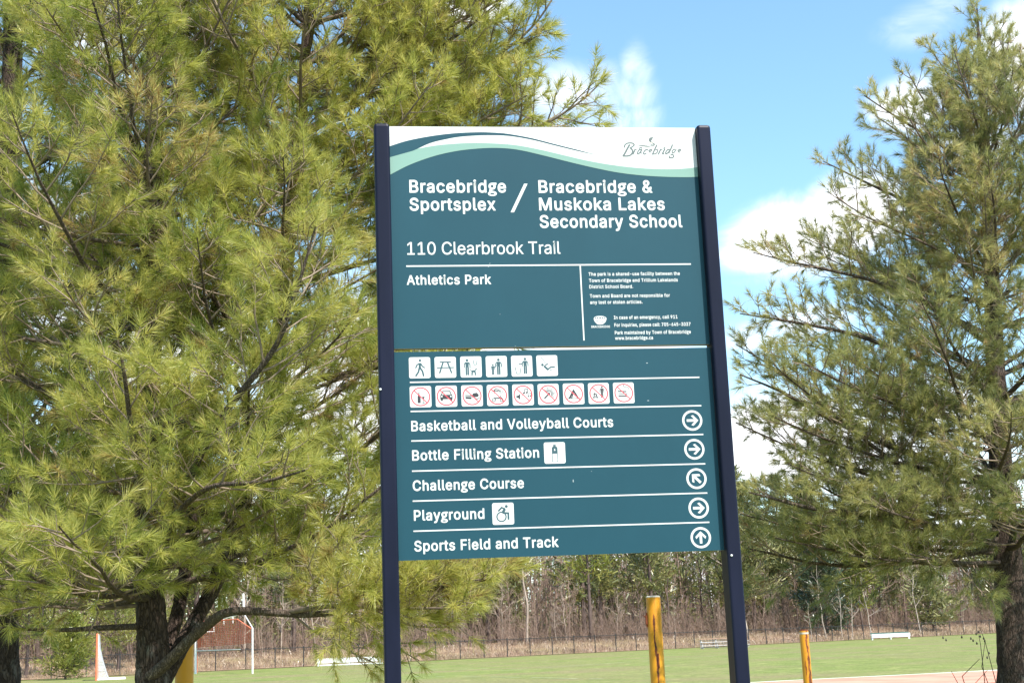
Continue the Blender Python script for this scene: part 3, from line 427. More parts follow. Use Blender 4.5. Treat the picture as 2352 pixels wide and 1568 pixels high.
  'c': {'a': 438, 'c': [[218,-8,272,-13,322,-9,377,3,402,12,407,17,406,107,402,109,342,87,302,80,252,82,222,89,196,102,177,117,160,137,147,162,139,192,136,222,138,252,147,287,159,312,174,332,192,348,212,360,242,369,272,372,297,370,342,356,392,328,397,332,397,427,377,438,332,454,297,460,262,462,212,457,167,443,132,424,97,394,72,359,52,314,41,267,37,217,42,167,55,122,77,82,102,51,132,27,177,3]]},
  'd': {'a': 510, 'c': [[265,-4,450,-4,455,1,455,681,450,686,365,686,358,681,358,451,355,447,290,461,225,458,175,445,140,426,105,399,78,366,57,326,45,286,40,236,44,181,56,136,74,96,100,61,130,35,170,13,215,0],
   [250,81,210,90,189,101,167,121,155,141,146,166,139,221,142,256,150,286,162,311,177,331,200,351,220,362,250,371,280,374,310,372,340,365,358,356,358,81]]},
  'e': {'a': 479, 'c': [[211,-8,262,-13,337,-5,397,16,441,42,442,127,437,134,382,103,342,89,302,81,252,82,222,89,202,98,182,113,162,136,142,177,137,207,442,207,447,207,450,212,446,272,437,317,417,367,397,398,367,427,332,447,292,458,252,462,207,458,162,444,127,424,96,397,70,362,52,322,42,282,37,232,41,182,52,137,70,97,94,62,127,30,165,7],
   [142,274,138,277,149,312,172,347,207,369,252,377,292,370,312,359,326,347,344,317,353,277,347,274]]},
  'g': {'a': 427, 'c': [[150,-229,211,-234,256,-231,301,-223,336,-211,366,-194,390,-174,410,-144,419,-119,423,-89,421,-64,408,-29,391,-6,353,21,326,32,231,55,186,69,165,81,156,96,163,111,176,120,281,144,311,158,346,189,371,236,379,266,380,286,377,311,370,331,341,376,421,376,425,381,425,446,421,453,236,453,191,450,156,443,121,430,91,411,66,386,50,361,40,331,36,296,38,266,46,236,56,215,75,191,96,172,123,156,125,151,94,136,70,111,64,91,67,71,76,55,102,31,62,16,41,3,12,-29,-2,-69,-4,-94,0,-124,15,-154,31,-175,56,-195,91,-213],
   [186,-154,136,-145,116,-136,97,-119,90,-104,90,-79,96,-63,116,-44,146,-31,166,-27,231,-29,276,-40,296,-48,311,-59,324,-74,329,-94,326,-109,321,-119,301,-137,261,-151],
   [186,216,151,232,132,256,124,291,131,321,150,346,176,362,211,368,241,362,267,346,286,321,292,291,286,261,269,236,246,220,211,213]]},
  'i': {'a': 219, 'c': [[68,-4,153,-4,158,1,158,446,153,453,62,451,61,1],
   [93,531,118,529,138,536,155,551,165,571,166,596,158,616,143,631,123,640,98,641,78,632,62,616,54,596,54,576,61,556,74,541]]},
  'r': {'a': 396, 'c': [[70,-4,155,-4,162,1,164,261,172,291,190,326,208,346,225,358,245,366,265,369,285,366,305,357,352,326,401,406,360,440,330,455,305,461,275,461,255,454,239,446,209,421,165,362,162,371,160,452,66,451,65,1]]},
 },
}
def circ(cx, cy, r, n=28, a0=0, a1=360):
    return [(cx + r * math.cos(math.radians(a0 + (a1 - a0) * i / n)), cy + r * math.sin(math.radians(a0 + (a1 - a0) * i / n))) for i in range(n + (1 if a1 - a0 < 360 else 0))]
class Ink:
    """flat vinyl artwork in the sign plane: every shape lies a hair proud of the one before"""
    def __init__(s, y0=-0.0006): s.mb = MB(); s.y = y0; s.T = lambda p: p
    def shape(s, loops, mi=0, keep=False):
        loops = [[s.T(p) for p in l] for l in loops]
        tri = tessellate_polygon([[Vector((x, z, 0)) for x, z in l] for l in loops])
        flat = [p for l in loops for p in l]
        F = []
        for t in tri:
            a, b, c = (flat[i] for i in t)
            ar = (b[0]-a[0])*(c[1]-a[1]) - (c[0]-a[0])*(b[1]-a[1])
            F.append(tuple(t) if ar > 0 else tuple(t)[::-1])
        s.mb.add([(x, s.y, z) for x, z in flat], F, mi)
        if not keep: s.y -= 0.000012
    def stroke(s, pts, w, mi=0, cap=True):
        """one ribbon polygon along pts, mitred, with round ends"""
        pts = [np.array(p, float) for p in pts]; pts = [q for i, q in enumerate(pts) if i == 0 or np.hypot(*(q - pts[i - 1])) > 1e-7]
        if len(pts) < 2: return
        run = [pts[0]]
        for i in range(1, len(pts)):        # a hairpin starts a new ribbon
            run.append(pts[i])
            if i < len(pts) - 1:
                a = pts[i] - pts[i - 1]; b = pts[i + 1] - pts[i]
                if a @ b < -0.35 * np.hypot(*a) * np.hypot(*b): s._ribbon(run, w, mi, cap); run = [pts[i]]
        s._ribbon(run, w, mi, cap)
    def _ribbon(s, pts, w, mi, cap):
        n = len(pts); h = w / 2; D = [(pts[i + 1] - pts[i]) / np.hypot(*(pts[i + 1] - pts[i])) for i in range(n - 1)]; Lf, Rt = [], []
        for i in range(n):
            d0, d1 = D[max(i - 1, 0)], D[min(i, n - 2)]; m = d0 + d1; m = m / max(np.hypot(*m), 1e-9); nn = np.array([-m[1], m[0]]); k = h / max(.55, nn @ np.array([-d1[1], d1[0]]))
            Lf.append(tuple(pts[i] + nn * k)); Rt.append(tuple(pts[i] - nn * k))
        loop = list(Rt)
        if cap:
            a = math.degrees(math.atan2(D[-1][1], D[-1][0])); loop += circ(pts[-1][0], pts[-1][1], h, 7, a - 75, a + 75)
        loop += Lf[::-1]
        if cap:
            a = math.degrees(math.atan2(-D[0][1], -D[0][0])); loop += circ(pts[0][0], pts[0][1], h, 7, a - 75, a + 75)
        s.shape([loop], mi)
    def ring(s, cx, cy, r, w, mi=0, n=40): s.shape([circ(cx, cy, r, n), circ(cx, cy, r - w, n)[::-1]], mi)
    def text(s, body, font, u0, u1, v, cap, mi=0, shear=0.0, track=0.0):
        G = GLYPHS[font]; x = 0.0; items = []
        for ch in body:
            g = G[ch]; pts = g['c']; k = 0.87 if (ch == 'g' and font == 'b') else 1.0
            items.append((ch, x, g, k)); x += (g['a'] * k / 1000 + track + (0.035 if font == 'b' else 0))
        first = [c for l in items[0][2]['c'] for c in l[0::2]]; last = [items[-1][1] * 1000 + c * items[-1][3] for l in items[-1][2]['c'] for c in l[0::2]]
        xa, xb = min(first) / 1000, max(last) / 1000
        sx = (u1 - u0) / (xb - xa); sz = cap / {'b': 0.547, 'r': 0.519}[font]; base = {'b': 0.019, 'r': 0.005}[font]
        for ch, gx, g, k in items:
            if not g['c']: continue
            loops = []
            for l in g['c']:
                P = [(l[i] / 1000 * k, l[i + 1] / 1000 * k * (.76 if k != 1 and l[i + 1] < 0 else 1)) for i in range(0, len(l), 2)]
                loops.append([(u0 + (gx + px - xa) * sx + shear * (py + base) * sz, v + (py + base) * sz) for px, py in P])
            s.shape(loops, mi, keep=True)
        s.y -= 0.000012
    def build(s, name, mats, parent): return s.mb.build(name, mats, parent)

sign = empty('park_sign', (0.15746, 5.15194, 1.79649), math.radians(7.135))
tag(sign, 'tall teal and white park direction sign board on two navy posts', 'sign')
def rrect(x0, x1, y0, y1, r, n=4):
    out = []
    for cx, cy, a in ((x1 - r, y1 - r, 0), (x0 + r, y1 - r, 90), (x0 + r, y0 + r, 180), (x1 - r, y0 + r, 270)):
        out += [(cx + r * math.cos(math.radians(a + 90 * i / n)), cy + r * math.sin(math.radians(a + 90 * i / n))) for i in range(n + 1)]
    return out
def make_post(x0, x1):
    sec = rrect(x0, x1, -0.034, 0.062, 0.009); n = len(sec); m = MB(); zs = [-2.0, 1.640, 1.648, 1.6515]; ins = [0, 0, .002, .007]
    cx, cy = (x0 + x1) / 2, 0.014; V = []
    for z, i_ in zip(zs, ins):
        V += [(cx + (x - cx) * (1 - i_ / .03), cy + (y - cy) * (1 - i_ / .048), z) for x, y in sec]
    F = [(k*n + i, k*n + (i+1) % n, (k+1)*n + (i+1) % n, (k+1)*n + i) for k in range(3) for i in range(n)] + [tuple(3*n + i for i in range(n))]
    m.add(V, F)
    # shallow groove line down both inner faces
    return m.build('post', m_post, sign, smooth=False)
pl, pr = make_post(-0.6595, -0.6015), make_post(0.6025, 0.6560)
for p, x, z in ((pr, 0.617, -0.022), (pl, -0.655, 0.62)):
    b = MB(); b.tube([(x, -0.0335, z), (x, -0.0375, z), (x, -0.039, z)], [0.0042, 0.0042, 0.0026], 10); b.build('bolt', m_bolt, p)
def panel(name, z0, z1):
    m = MB(); m.box((-0.6005, 0.0, z0), (0.6015, 0.0065, z1)); o = m.build(name, [m_teal, m_alu], sign)
    for p in o.data.polygons:
        if p.normal.y > -0.5: p.material_index = 1
    return o
up = panel('upper_panel', 0.7780, 1.6505); lo = panel('lower_panel', 0.0, 0.7655)
up['label'] = 'upper board with white wave header and park name'; lo['label'] = 'lower board with pictograms and direction arrows'

m = MB(); m.box((-0.6005, 0.0068, 0.7788), (0.6015, 0.030, 0.790)); m.build('back_rail', m_rail, up)
# header artwork
wA = [(-0.6,1.570),(-0.534,1.592),(-0.444,1.611),(-0.354,1.623),(-0.263,1.628),(-0.203,1.627),(-0.143,1.622),(-0.052,1.605),(0.038,1.581),(0.129,1.557),(0.189,1.541),(0.238,1.535)]
wAl = [(-0.6,1.526),(-0.535,1.545),(-0.505,1.555),(-0.445,1.583),(-0.385,1.599),(-0.324,1.610),(-0.234,1.616),(-0.143,1.614),(-0.052,1.599),(0.038,1.576),(0.129,1.553),(0.189,1.540),(0.238,1.535)]
mU = [(-0.6,1.526),(-0.535,1.545),(-0.505,1.557),(-0.445,1.570),(-0.385,1.578),(-0.295,1.584),(-0.205,1.583),(-0.114,1.576),(-0.024,1.559),(0.067,1.537),(0.157,1.515),(0.248,1.498),(0.340,1.486),(0.432,1.480),(0.525,1.480),(0.601,1.487)]
mL = [(-0.6,1.456),(-0.537,1.490),(-0.477,1.515),(-0.416,1.535),(-0.356,1.549),(-0.296,1.558),(-0.217,1.564),(-0.145,1.562),(-0.085,1.553),(0.005,1.531),(0.096,1.507),(0.186,1.485),(0.277,1.466),(0.369,1.454),(0.461,1.448),(0.554,1.446),(0.601,1.448)]
def smooth(P, n=6):
    P = [np.array(p) for p in P]; out = []
    for i in range(len(P) - 1):
        a, b, c, d = P[max(i-1, 0)], P[i], P[i+1], P[min(i+2, len(P)-1)]
        for k in range(n):
            t = k / n; out.append(tuple(.5 * ((2*b) + (c-a)*t + (2*a-5*b+4*c-d)*t*t + (3*b-a-3*c+d)*t**3)))
    out.append(tuple(P[-1])); return out
k = Ink(); U = smooth(mU); k.shape([U + [(0.601, 1.6503), (-0.6, 1.6503)]], 0); k.build('white_header', [m_white], up)
k = Ink(-0.0008); k.shape([U + smooth(mL)[::-1]], 0); k.build('mint_wave', [m_mint], up)
k = Ink(-0.0010); k.shape([smooth(wAl) + smooth(wA)[::-1][1:]], 0); k.build('teal_swoosh', [m_teal], up)
# town logo: script lettering, a loon and a small bridge
k = Ink(-0.0010)
L3 = lambda x, y: (0.3069 + (x - 390) * 0.00015275 - (y - 660) * 0.0000062, 1.5330 + (660 - y) * 0.0001560 + (x - 390) * .0000009)
def lg(pts, w, mi=0): k.stroke([L3(*p) for p in smooth(pts, 5)], w * 0.00023, mi)
lg([(435, 430), (440, 380), (490, 335), (560, 318), (640, 325), (685, 365), (650, 410), (575, 455)], 22)
lg([(590, 455), (640, 520), (620, 600), (560, 650), (480, 662), (395, 660)], 26)
lg([(560, 375), (500, 480), (440, 590), (395, 655)], 30)
for x in (700,):
    lg([(705, 490), (680, 550), (650, 612)], 24); lg([(690, 540), (715, 495), (745, 490)], 14)
def la(x):
    lg([(x + 85, 495), (x + 40, 505), (x + 5, 560), (x, 605), (x + 30, 605), (x + 70, 555)], 20); lg([(x + 110, 490), (x + 85, 560), (x + 85, 610), (x + 110, 600)], 22)
def lc(x): lg([(x + 110, 505), (x + 80, 490), (x + 30, 530), (x, 585), (x + 20, 615), (x + 65, 600)], 20)
def le(x): lg([(x + 25, 560), (x + 85, 530), (x + 95, 495), (x + 60, 495), (x + 10, 560), (x + 15, 610), (x + 75, 595)], 19)
la(770); lc(925); le(1040)
lg([(1275, 380), (1225, 480), (1160, 615)], 24); lg([(1180, 590), (1240, 520), (1280, 495), (1295, 540), (1250, 600), (1190, 615)], 18)
lg([(1375, 490), (1345, 550), (1315, 612)], 24); lg([(1350, 540), (1385, 495), (1415, 495)], 14)
lg([(1480, 490), (1440, 560), (1425, 605), (1450, 605)], 24); lg([(1455, 460), (1490, 445)], 18)
lg([(1610, 500), (1560, 500), (1510, 560), (1505, 605), (1540, 600), (1600, 540)], 20); lg([(1685, 378), (1640, 480), (1580, 600), (1600, 612)], 24)
lg([(1790, 500), (1730, 490), (1680, 530), (1680, 580), (1720, 575), (1780, 500)], 18); lg([(1640, 620), (1700, 640), (1715, 680), (1660, 715), (1600, 705), (1600, 670)], 20)
le(1800)
lg([(815, 465), (850, 440), (885, 450)], 16)
k.shape([[L3(*p) for p in smooth([(1070, 250), (1080, 200), (1125, 172), (1165, 170), (1208, 155), (1180, 185), (1150, 235), (1120, 285), (1080, 275)], 4)]], 0)   # loon's head
lg([(1105, 280), (1160, 315), (1210, 350), (1200, 380), (1120, 375)], 18); lg([(830, 350), (930, 335), (1040, 300), (1100, 310), (1160, 325)], 14, 1)
k.shape([[L3(*p) for p in smooth([(770, 385), (860, 376), (960, 388), (1080, 405), (1140, 410), (1040, 420), (940, 410), (850, 395)], 4)]], 0)
for x in (960, 1000, 1040, 1080): lg([(x, 335), (x, 375)], 10, 1)
k.text('MUSKOKA', 'r', *([L3(810, 705)[0], L3(1500, 705)[0], L3(810, 705)[1]]), 0.0052, 1, track=0.35)
k.build('town_logo', [m_grey, m_sand], up)

def lettering(parent, items, name='lettering'):
    for it in items:
        k = Ink(-0.0006); body, font, u0, u1, v, cap = it[:6]; k.text(body, font, u0, u1, v, cap, 0); k.build(name, [m_white], parent)
lettering(up, [("Bracebridge", 'b', -0.5292, -0.1579, 1.3836, 0.0515), ("Sportsplex", 'b', -0.5301, -0.2013, 1.3120, 0.0515),
               ("Bracebridge &", 'b', -0.0322, 0.4152, 1.3824, 0.0515), ("Muskoka Lakes", 'b', -0.0330, 0.4601, 1.3117, 0.0515), ("Secondary School", 'b', -0.0335, 0.5252, 1.2420, 0.0515),
               ("110 Clearbrook Trail", 'r', -0.5430, 0.0418, 1.1390, 0.0497), ("Athletics Park", 'b', -0.5475, -0.2292, 1.0219, 0.0378)], 'heading')
lettering(up, [("The park is a shared-use facility between the", 'b', 0.1458, 0.5022, 1.0512, 0.0137), ("Town of Bracebridge and Trillium Lakelands", 'b', 0.1461, 0.4925, 1.0258, 0.0137),
               ("District School Board.", 'b', 0.1462, 0.3161, 1.0015, 0.0137), ("Town and Board are not responsible for", 'b', 0.1464, 0.4576, 0.9653, 0.0137),
               ("any lost or stolen articles.", 'b', 0.1462, 0.3493, 0.9406, 0.0137), ("In case of an emergency, call 911", 'b', 0.2346, 0.4818, 0.8803, 0.0137),
               ("For inquiries, please call: 705-645-3037", 'b', 0.2350, 0.5309, 0.8511, 0.0137), ("Park maintained by Town of Bracebridge", 'b', 0.2350, 0.5300, 0.8211, 0.0137),
               ("www.bracebridge.ca", 'b', 0.2349, 0.3812, 0.8001, 0.0137)], 'notice_text')
k = Ink(); k.shape([[(-0.0872, 1.4196), (-0.1442, 1.3049), (-0.1310, 1.3049), (-0.0739, 1.4196)]]); k.build('slash', [m_white], up)
def rule(u0, u1, v, w, parent, vert=None):
    k = Ink()
    k.shape([[(u0, v - w / 2), (u1, v - w / 2), (u1, v + w / 2), (u0, v + w / 2)]] if vert is None else [[(u0 - w/2, v), (u0 + w/2, v), (u0 + w/2, vert), (u0 - w/2, vert)]])
    return k.build('divider_line', [m_white], parent)
rule(-0.5482, 0.5480, 1.0948, 0.0058, up); rule(0.1152, 0, 0.7995, 0.0052, up, 1.0913)
for v in (0.6507, 0.5420, 0.4325, 0.3218, 0.2127, 0.1042): rule(-0.5452, 0.5515, v, 0.0050, lo)
# small bowl emblem with the town's name
k = Ink(); E = lambda x, y: (0.1565 + (x - 237) * 0.000196, 0.8939 - (y - 990) * 0.000202)
k.shape([[E(*p) for p in smooth([(237, 1045), (255, 1012), (300, 995), (365, 990), (430, 996), (475, 1015), (490, 1045), (470, 1100), (430, 1140), (365, 1155), (300, 1145), (258, 1100), (237, 1045)], 3)[:-1]]])
for (a, b) in ((262, 285), (300, 330), (345, 385), (400, 430), (445, 468)): k.shape([[E(a, 1042), E(b, 1042), E((a + b) / 2 + 8, 1014), E((a + b) / 2 - 8, 1014)]], 1)
k.stroke([E(*p) for p in smooth([(262, 1062), (320, 1090), (370, 1085), (420, 1100), (470, 1085)], 3)], .0012, 1); k.stroke([E(*p) for p in smooth([(290, 1085), (340, 1118), (400, 1110), (440, 1125)], 3)], .0012, 1)
k.text("BRACEBRIDGE", 'b', 0.1460, 0.2177, 0.8478, 0.0088); k.build('bowl_emblem', [m_white, m_teal], up)
m_scuff = plain('scuffed vinyl', (0.30, 0.34, 0.36), 0.6, 0.2, 40)
# chips and scratches in the vinyl
def chips(parent, items):
    r = random.Random(3)
    for u, v, w, h in items:
        k = Ink(-0.0007); k.shape([[(u + w * math.cos(a) * (.7 + .5 * r.random()), v + h * math.sin(a) * (.7 + .5 * r.random())) for a in np.linspace(0, 2 * math.pi, 8)[:-1]]])
        k.build('scratch', [m_scuff], parent)
chips(up, [(-0.232, 1.103, .004, .0013), (-0.237, 1.090, .0026, .0016), (-0.147, .782, .0016, .0012), (-0.2, .905, .0026, .0007)])
chips(lo, [(0.352, .709, .0045, .0019), (0.348, .565, .0042, .0017), (.048, .270, .0018, .006), (.118, .305, .0014, .0012)])
for txt, u0, u1, v in (("Basketball and Volleyball Courts", -0.5442, 0.2097, 0.4681), ("Bottle Filling Station", -0.5435, -0.0747, 0.3598), ("Challenge Course", -0.5440, -0.1359, 0.2491),
                       ("Playground", -0.5425, -0.2855, 0.1412), ("Sports Field and Track", -0.5436, -0.0174, 0.0310)):
    lettering(lo, [(txt, 'b', u0, u1, v, 0.0388)], 'destination_name')
# arrows in rings
for i, (v, ang) in enumerate(((0.4864, 0), (0.3774, 0), (0.2672, 135), (0.1579, 0), (0.0486, 90))):
    k = Ink(); cu = 0.5125 + 0.0007 * i; k.ring(cu, v, 0.0388, 0.0085)
    ca, sa = math.cos(math.radians(ang)), math.sin(math.radians(ang)); k.T = lambda p, cu=cu, v=v, ca=ca, sa=sa: (cu + p[0]*ca - p[1]*sa, v + p[0]*sa + p[1]*ca)
    k.shape([[(-0.0215, -0.0048), (0.008, -0.0048), (-0.0045, -0.0172), (0.0035, -0.0205), (0.0235, 0), (0.0035, 0.0205), (-0.0045, 0.0172), (0.008, 0.0048), (-0.0215, 0.0048)]])
    k.build('direction_arrow', [m_white], lo)

# pictogram tiles; artwork is drawn in a 100 x 100 square
def tile(cu, cv, draw, ban=False, size=0.0795):
    k = Ink(); s = size / 100; k.T = lambda p: (cu + (p[0] - 50) * s, cv + (p[1] - 50) * s)
    k.shape([rrect(0, 100, 0, 100, 9, 5)], 0)
    st = k.stroke; k.stroke = lambda pts, w, mi=0, cap=True: st(pts, w + .9, mi, cap)
    draw(k); k.stroke = st
    if ban:
        k.ring(50, 50, 45, 5.8, 2); k.stroke([(19, 81), (81, 19)], 5.0, 2, False)
    k.build('pictogram', [m_white, m_black if ban else m_ink, m_red], lo)
def person(k, x, top, h, mi=1, arms=True):
    r = h * .085; k.shape([circ(x, top - r, r, 14)], mi); sh = top - h * .2; hip = top - h * .52; w = h * .115
    k.shape([[(x - w, sh), (x + w, sh), (x + w * .8, hip), (x - w * .8, hip)]], mi)
    for d in (-1, 1):
        k.stroke([(x + d * w * .5, hip), (x + d * w * .5, top - h * .98)], h * .085, mi)
        if arms: k.stroke([(x + d * w * .85, sh - h * .03), (x + d * w * 1.5, sh - h * .12), (x + d * w * 1.55, hip)], h * .05, mi)
def i_walk(k):
    k.shape([circ(52, 84, 6, 14)], 1); k.shape([[(46, 72), (56, 72), (56, 48), (45, 46)]], 1)
    k.stroke([(48, 70), (37, 62), (32, 50)], 5, 1); k.stroke([(55, 70), (63, 56), (72, 50)], 5, 1)
    k.stroke([(48, 48), (44, 30), (32, 12)], 7, 1); k.stroke([(53, 48), (63, 32), (67, 12)], 7, 1)
def i_table(k):
    k.stroke([(26, 75), (74, 75)], 5, 1); k.stroke([(12, 48), (88, 48)], 4.5, 1); k.stroke([(40, 75), (23, 24)], 6, 1); k.stroke([(60, 75), (78, 24)], 6, 1)
def dogb(k, x, y, s):
    k.shape([[(x, y), (x + 18*s, y + 1*s), (x + 22*s, y + 9*s), (x + 31*s, y + 7*s), (x + 22*s, y + 1*s), (x + 20*s, y - 9*s), (x + 2*s, y - 9*s)]], 1)
    for d in (3, 7, 17, 20): k.stroke([(x + d*s, y - 8*s), (x + (d + (1 if d > 9 else -1))*s, y - 22*s)], 2.6*s, 1)
    k.stroke([(x + 1*s, y - 1*s), (x - 5*s, y + 4*s)], 2*s, 1)
def i_dog(k):
    person(k, 32, 88, 76); dogb(k, 50, 33, 1.0)
    k.stroke([(61, 82), (65, 60), (76, 60), (80, 82)], 2, 1); k.shape([circ(70, 86, 2.6, 8)], 1); k.shape([circ(70, 73, 2, 8)], 1); k.stroke([(44, 44), (68, 42)], .8, 1)
def i_family(k):
    person(k, 60, 88, 76); person(k, 33, 62, 50); k.stroke([(50, 55), (41, 46)], 3, 1)
def i_litter(k):
    person(k, 66, 90, 76); k.stroke([(58, 72), (50, 60), (37, 61)], 4, 1); k.stroke([(18, 44), (24, 14), (40, 14), (46, 44)], 2.2, 1)
    k.shape([circ(30, 53, 2.5, 8)], 1); k.shape([circ(33, 43, 2, 8)], 1); k.shape([circ(32, 34, 1.8, 8)], 1)
def i_swing(k):
    k.stroke([(21, 94), (48, 56)], 1.4, 1); k.shape([circ(28, 54, 6.5, 14)], 1)
    k.stroke([(38, 46), (52, 32)], 9, 1); k.stroke([(42, 52), (54, 58)], 4, 1); k.stroke([(52, 31), (66, 42), (84, 43)], 6, 1); k.stroke([(60, 26), (72, 31)], 2, 1)
def i_bottle(k):
    k.stroke([(45, 88), (56, 88)], 3.4, 1); k.shape([[(44, 85), (56, 85), (56, 82), (64, 74), (64, 46), (37, 46), (37, 74), (44, 82)]], 1)
    k.shape([circ(50.5, 63, 3.4, 12)], 0); k.shape([[(48, 65), (53, 65), (50.5, 72)]], 0)
    k.stroke([(38, 46), (38, 9), (63, 9), (63, 46)], 2, 1)
def i_wheel(k):
    k.shape([circ(66, 83, 7, 16)], 1); k.ring(42, 36, 24, 6, 1)
    k.stroke([(58, 72), (44, 78), (30, 64)], 7, 1); k.shape([[(54, 76), (64, 68), (52, 50), (42, 56)]], 1)
    k.stroke([(47, 54), (74, 52), (74, 22)], 7.5, 1, False)
def i_drink(k):
    k.shape([[(36, 20), (50, 20), (50, 52), (45, 60), (45, 72), (41, 72), (41, 60), (36, 52)]], 1); k.shape([[(57, 50), (69, 50), (67, 41), (63, 38), (59, 41)]], 1); k.stroke([(63, 38), (63, 20)], 1.5, 1); k.stroke([(58, 20), (68, 20)], 1.8, 1)
def i_car(k):
    k.stroke([(27, 56), (33, 73), (67, 73), (73, 56)], 3.6, 1); k.shape([[(22, 57), (78, 57), (79, 36), (21, 36)]], 1)
    k.shape([circ(29, 49, 4, 10)], 0); k.shape([circ(71, 49, 4, 10)], 0)
    k.shape([[(23, 37), (34, 37), (34, 29), (23, 29)]], 1); k.shape([[(66, 37), (77, 37), (77, 29), (66, 29)]], 1)
def i_sled(k):
    k.shape([[(18, 54), (48, 52), (48, 47), (18, 49)]], 1); k.shape([[(18, 46), (48, 44), (47, 34), (20, 36)]], 1); k.shape([[(48, 50), (56, 62), (74, 64), (82, 52), (78, 44), (50, 42)]], 1); k.stroke([(60, 40), (76, 34), (84, 40)], 2.4, 1)
def i_bike(k):
    for x, y in ((30, 66), (66, 66)): k.ring(x, y, 8.5, 2, 1, 20)
    k.stroke([(30, 68), (40, 80), (56, 76), (66, 66)], 3, 1); k.stroke([(38, 72), (54, 70)], 4, 1)
    for x, y in ((32, 28), (68, 28)): k.ring(x, y, 9, 3.4, 1, 20)
    k.stroke([(34, 36), (50, 36), (68, 38)], 5, 1); k.stroke([(60, 38), (66, 48)], 2.6, 1)
def i_noise(k):
    k.shape([[(18, 46), (26, 46), (36, 56), (36, 26), (26, 36), (18, 36)]], 1)
    for y in (34, 41, 48): k.stroke([(43, y), (48, y + (y - 41) * .3)], 1.2, 1)
    for x, y, s in ((54, 58, 1.0), (74, 42, .75)):
        k.shape([circ(x, y, 4.5*s, 10)], 1); k.shape([circ(x + 14*s, y + 2*s, 4.5*s, 10)], 1); k.stroke([(x + 4*s, y), (x + 4*s, y + 18*s), (x + 18*s, y + 20*s), (x + 18*s, y + 2*s)], 2*s, 1)
def i_spark(k):
    k.stroke([(32, 32), (46, 46)], 6, 1); k.shape([circ(53, 53, 6, 12)], 1)
    for a in range(-40, 140, 16): c, s_ = math.cos(math.radians(a)), math.sin(math.radians(a)); k.stroke([(53 + 11*c, 53 + 11*s_), (53 + (22 + a % 3 * 4)*c, 53 + (22 + a % 3 * 4)*s_)], 1.6, 1)
def i_tent(k):
    k.shape([[(24, 28), (50, 74), (76, 28), (66, 28), (50, 58), (34, 28)]], 1); k.shape([[(36, 28), (50, 62), (52, 58), (42, 28)]], 1); k.stroke([(18, 28), (80, 28)], 2.4, 1)
def i_fire(k):
    person(k, 66, 84, 54); k.shape([[(26, 36), (24, 46), (31, 56), (33, 48), (38, 50), (43, 42), (40, 35)]], 1); k.shape([circ(33, 41, 3.5, 10)], 0); k.stroke([(22, 33), (46, 29)], 2.4, 1); k.stroke([(22, 29), (46, 33)], 2.4, 1)
def i_smoke(k):
    k.stroke([(22, 58), (64, 56)], 5, 1, False); k.stroke([(24, 47), (68, 45)], 3, 1, False); k.stroke([(24, 36), (66, 34)], 5, 1, False); k.stroke([(54, 90), (48, 82), (62, 76), (72, 78), (76, 66)], 1.5, 1)
for i, d in enumerate((i_walk, i_table, i_dog, i_family, i_litter, i_swing)): tile(-0.5074 + i * 0.0955, 0.7052, d)
for i, d in enumerate((i_drink, i_car, i_sled, i_bike, i_noise, i_spark, i_tent, i_fire, i_smoke)): tile(-0.5069 + i * 0.0954, 0.5961, d, True)
tile(-0.0162, 0.3761, i_bottle); tile(-0.2168, 0.1577, i_wheel)

# ------------------------------------------------------------------ conifers and bare trees
def bark_mat(name, dark, light, scale=1.0):
    M = Mat(name, 0.9, 0.15); v = M.coord((10 * scale, 10 * scale, 2.6 * scale)); n = M.noise(v, 3.0, 8, .66, .5)
    vo = M.new('ShaderNodeTexVoronoi'); vo.feature = 'DISTANCE_TO_EDGE'; vo.inputs['Scale'].default_value = 4.2; vo.inputs['Randomness'].default_value = 1.0
    w = M.new('ShaderNodeVectorMath'); w.operation = 'ADD'; M.link(v, w.inputs[0]); nv = M.new('ShaderNodeTexNoise'); nv.inputs['Scale'].default_value = 2.0; nv.inputs['Detail'].default_value = 5; M.link(v, nv.inputs['Vector']); M.link(nv.outputs['Color'], w.inputs[1])
    M.link(w.outputs[0], vo.inputs['Vector']); crack = M.ramp(vo.outputs['Distance'], [(0.0, (.35, .35, .35)), (0.16, (1, 1, 1))])
    c = M.ramp(n, [(0.32, tuple(a * .45 + b * .55 for a, b in zip(dark, light))), (0.52, tuple(a * .2 + b * .8 for a, b in zip(dark, light))), (0.72, tuple(b * 1.35 for b in light))])
    li = M.noise(M.coord((1, 1, .7)), 6 * scale, 5); c = M.mix(M.ramp(li, [(0.58, (0, 0, 0)), (0.68, (.7, .7, .7))]), c, (0.19, 0.17, 0.15))
    c = M.mix(crack, tuple(d * 1.2 for d in dark), c)
    h = M.mix(0.5, crack, n); M.color(c); M.bump(h, 1.0, 0.05); return M.m
m_bark = bark_mat('pine bark', (0.024, 0.016, 0.013), (0.105, 0.075, 0.060))
m_limb = bark_mat('limb bark', (0.050, 0.036, 0.029), (0.21, 0.16, 0.128), 1.6)
m_branch = plain('pine branch bark', (0.155, 0.118, 0.095), 0.9, 0.4, 16, 0.2)
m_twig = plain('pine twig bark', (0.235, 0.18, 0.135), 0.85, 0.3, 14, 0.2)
m_twig_dark = plain('shaded branch bark', (0.10, 0.078, 0.062), 0.9, 0.35, 10, 0.2)  # darker copy of the twig bark, with shade put into its colour
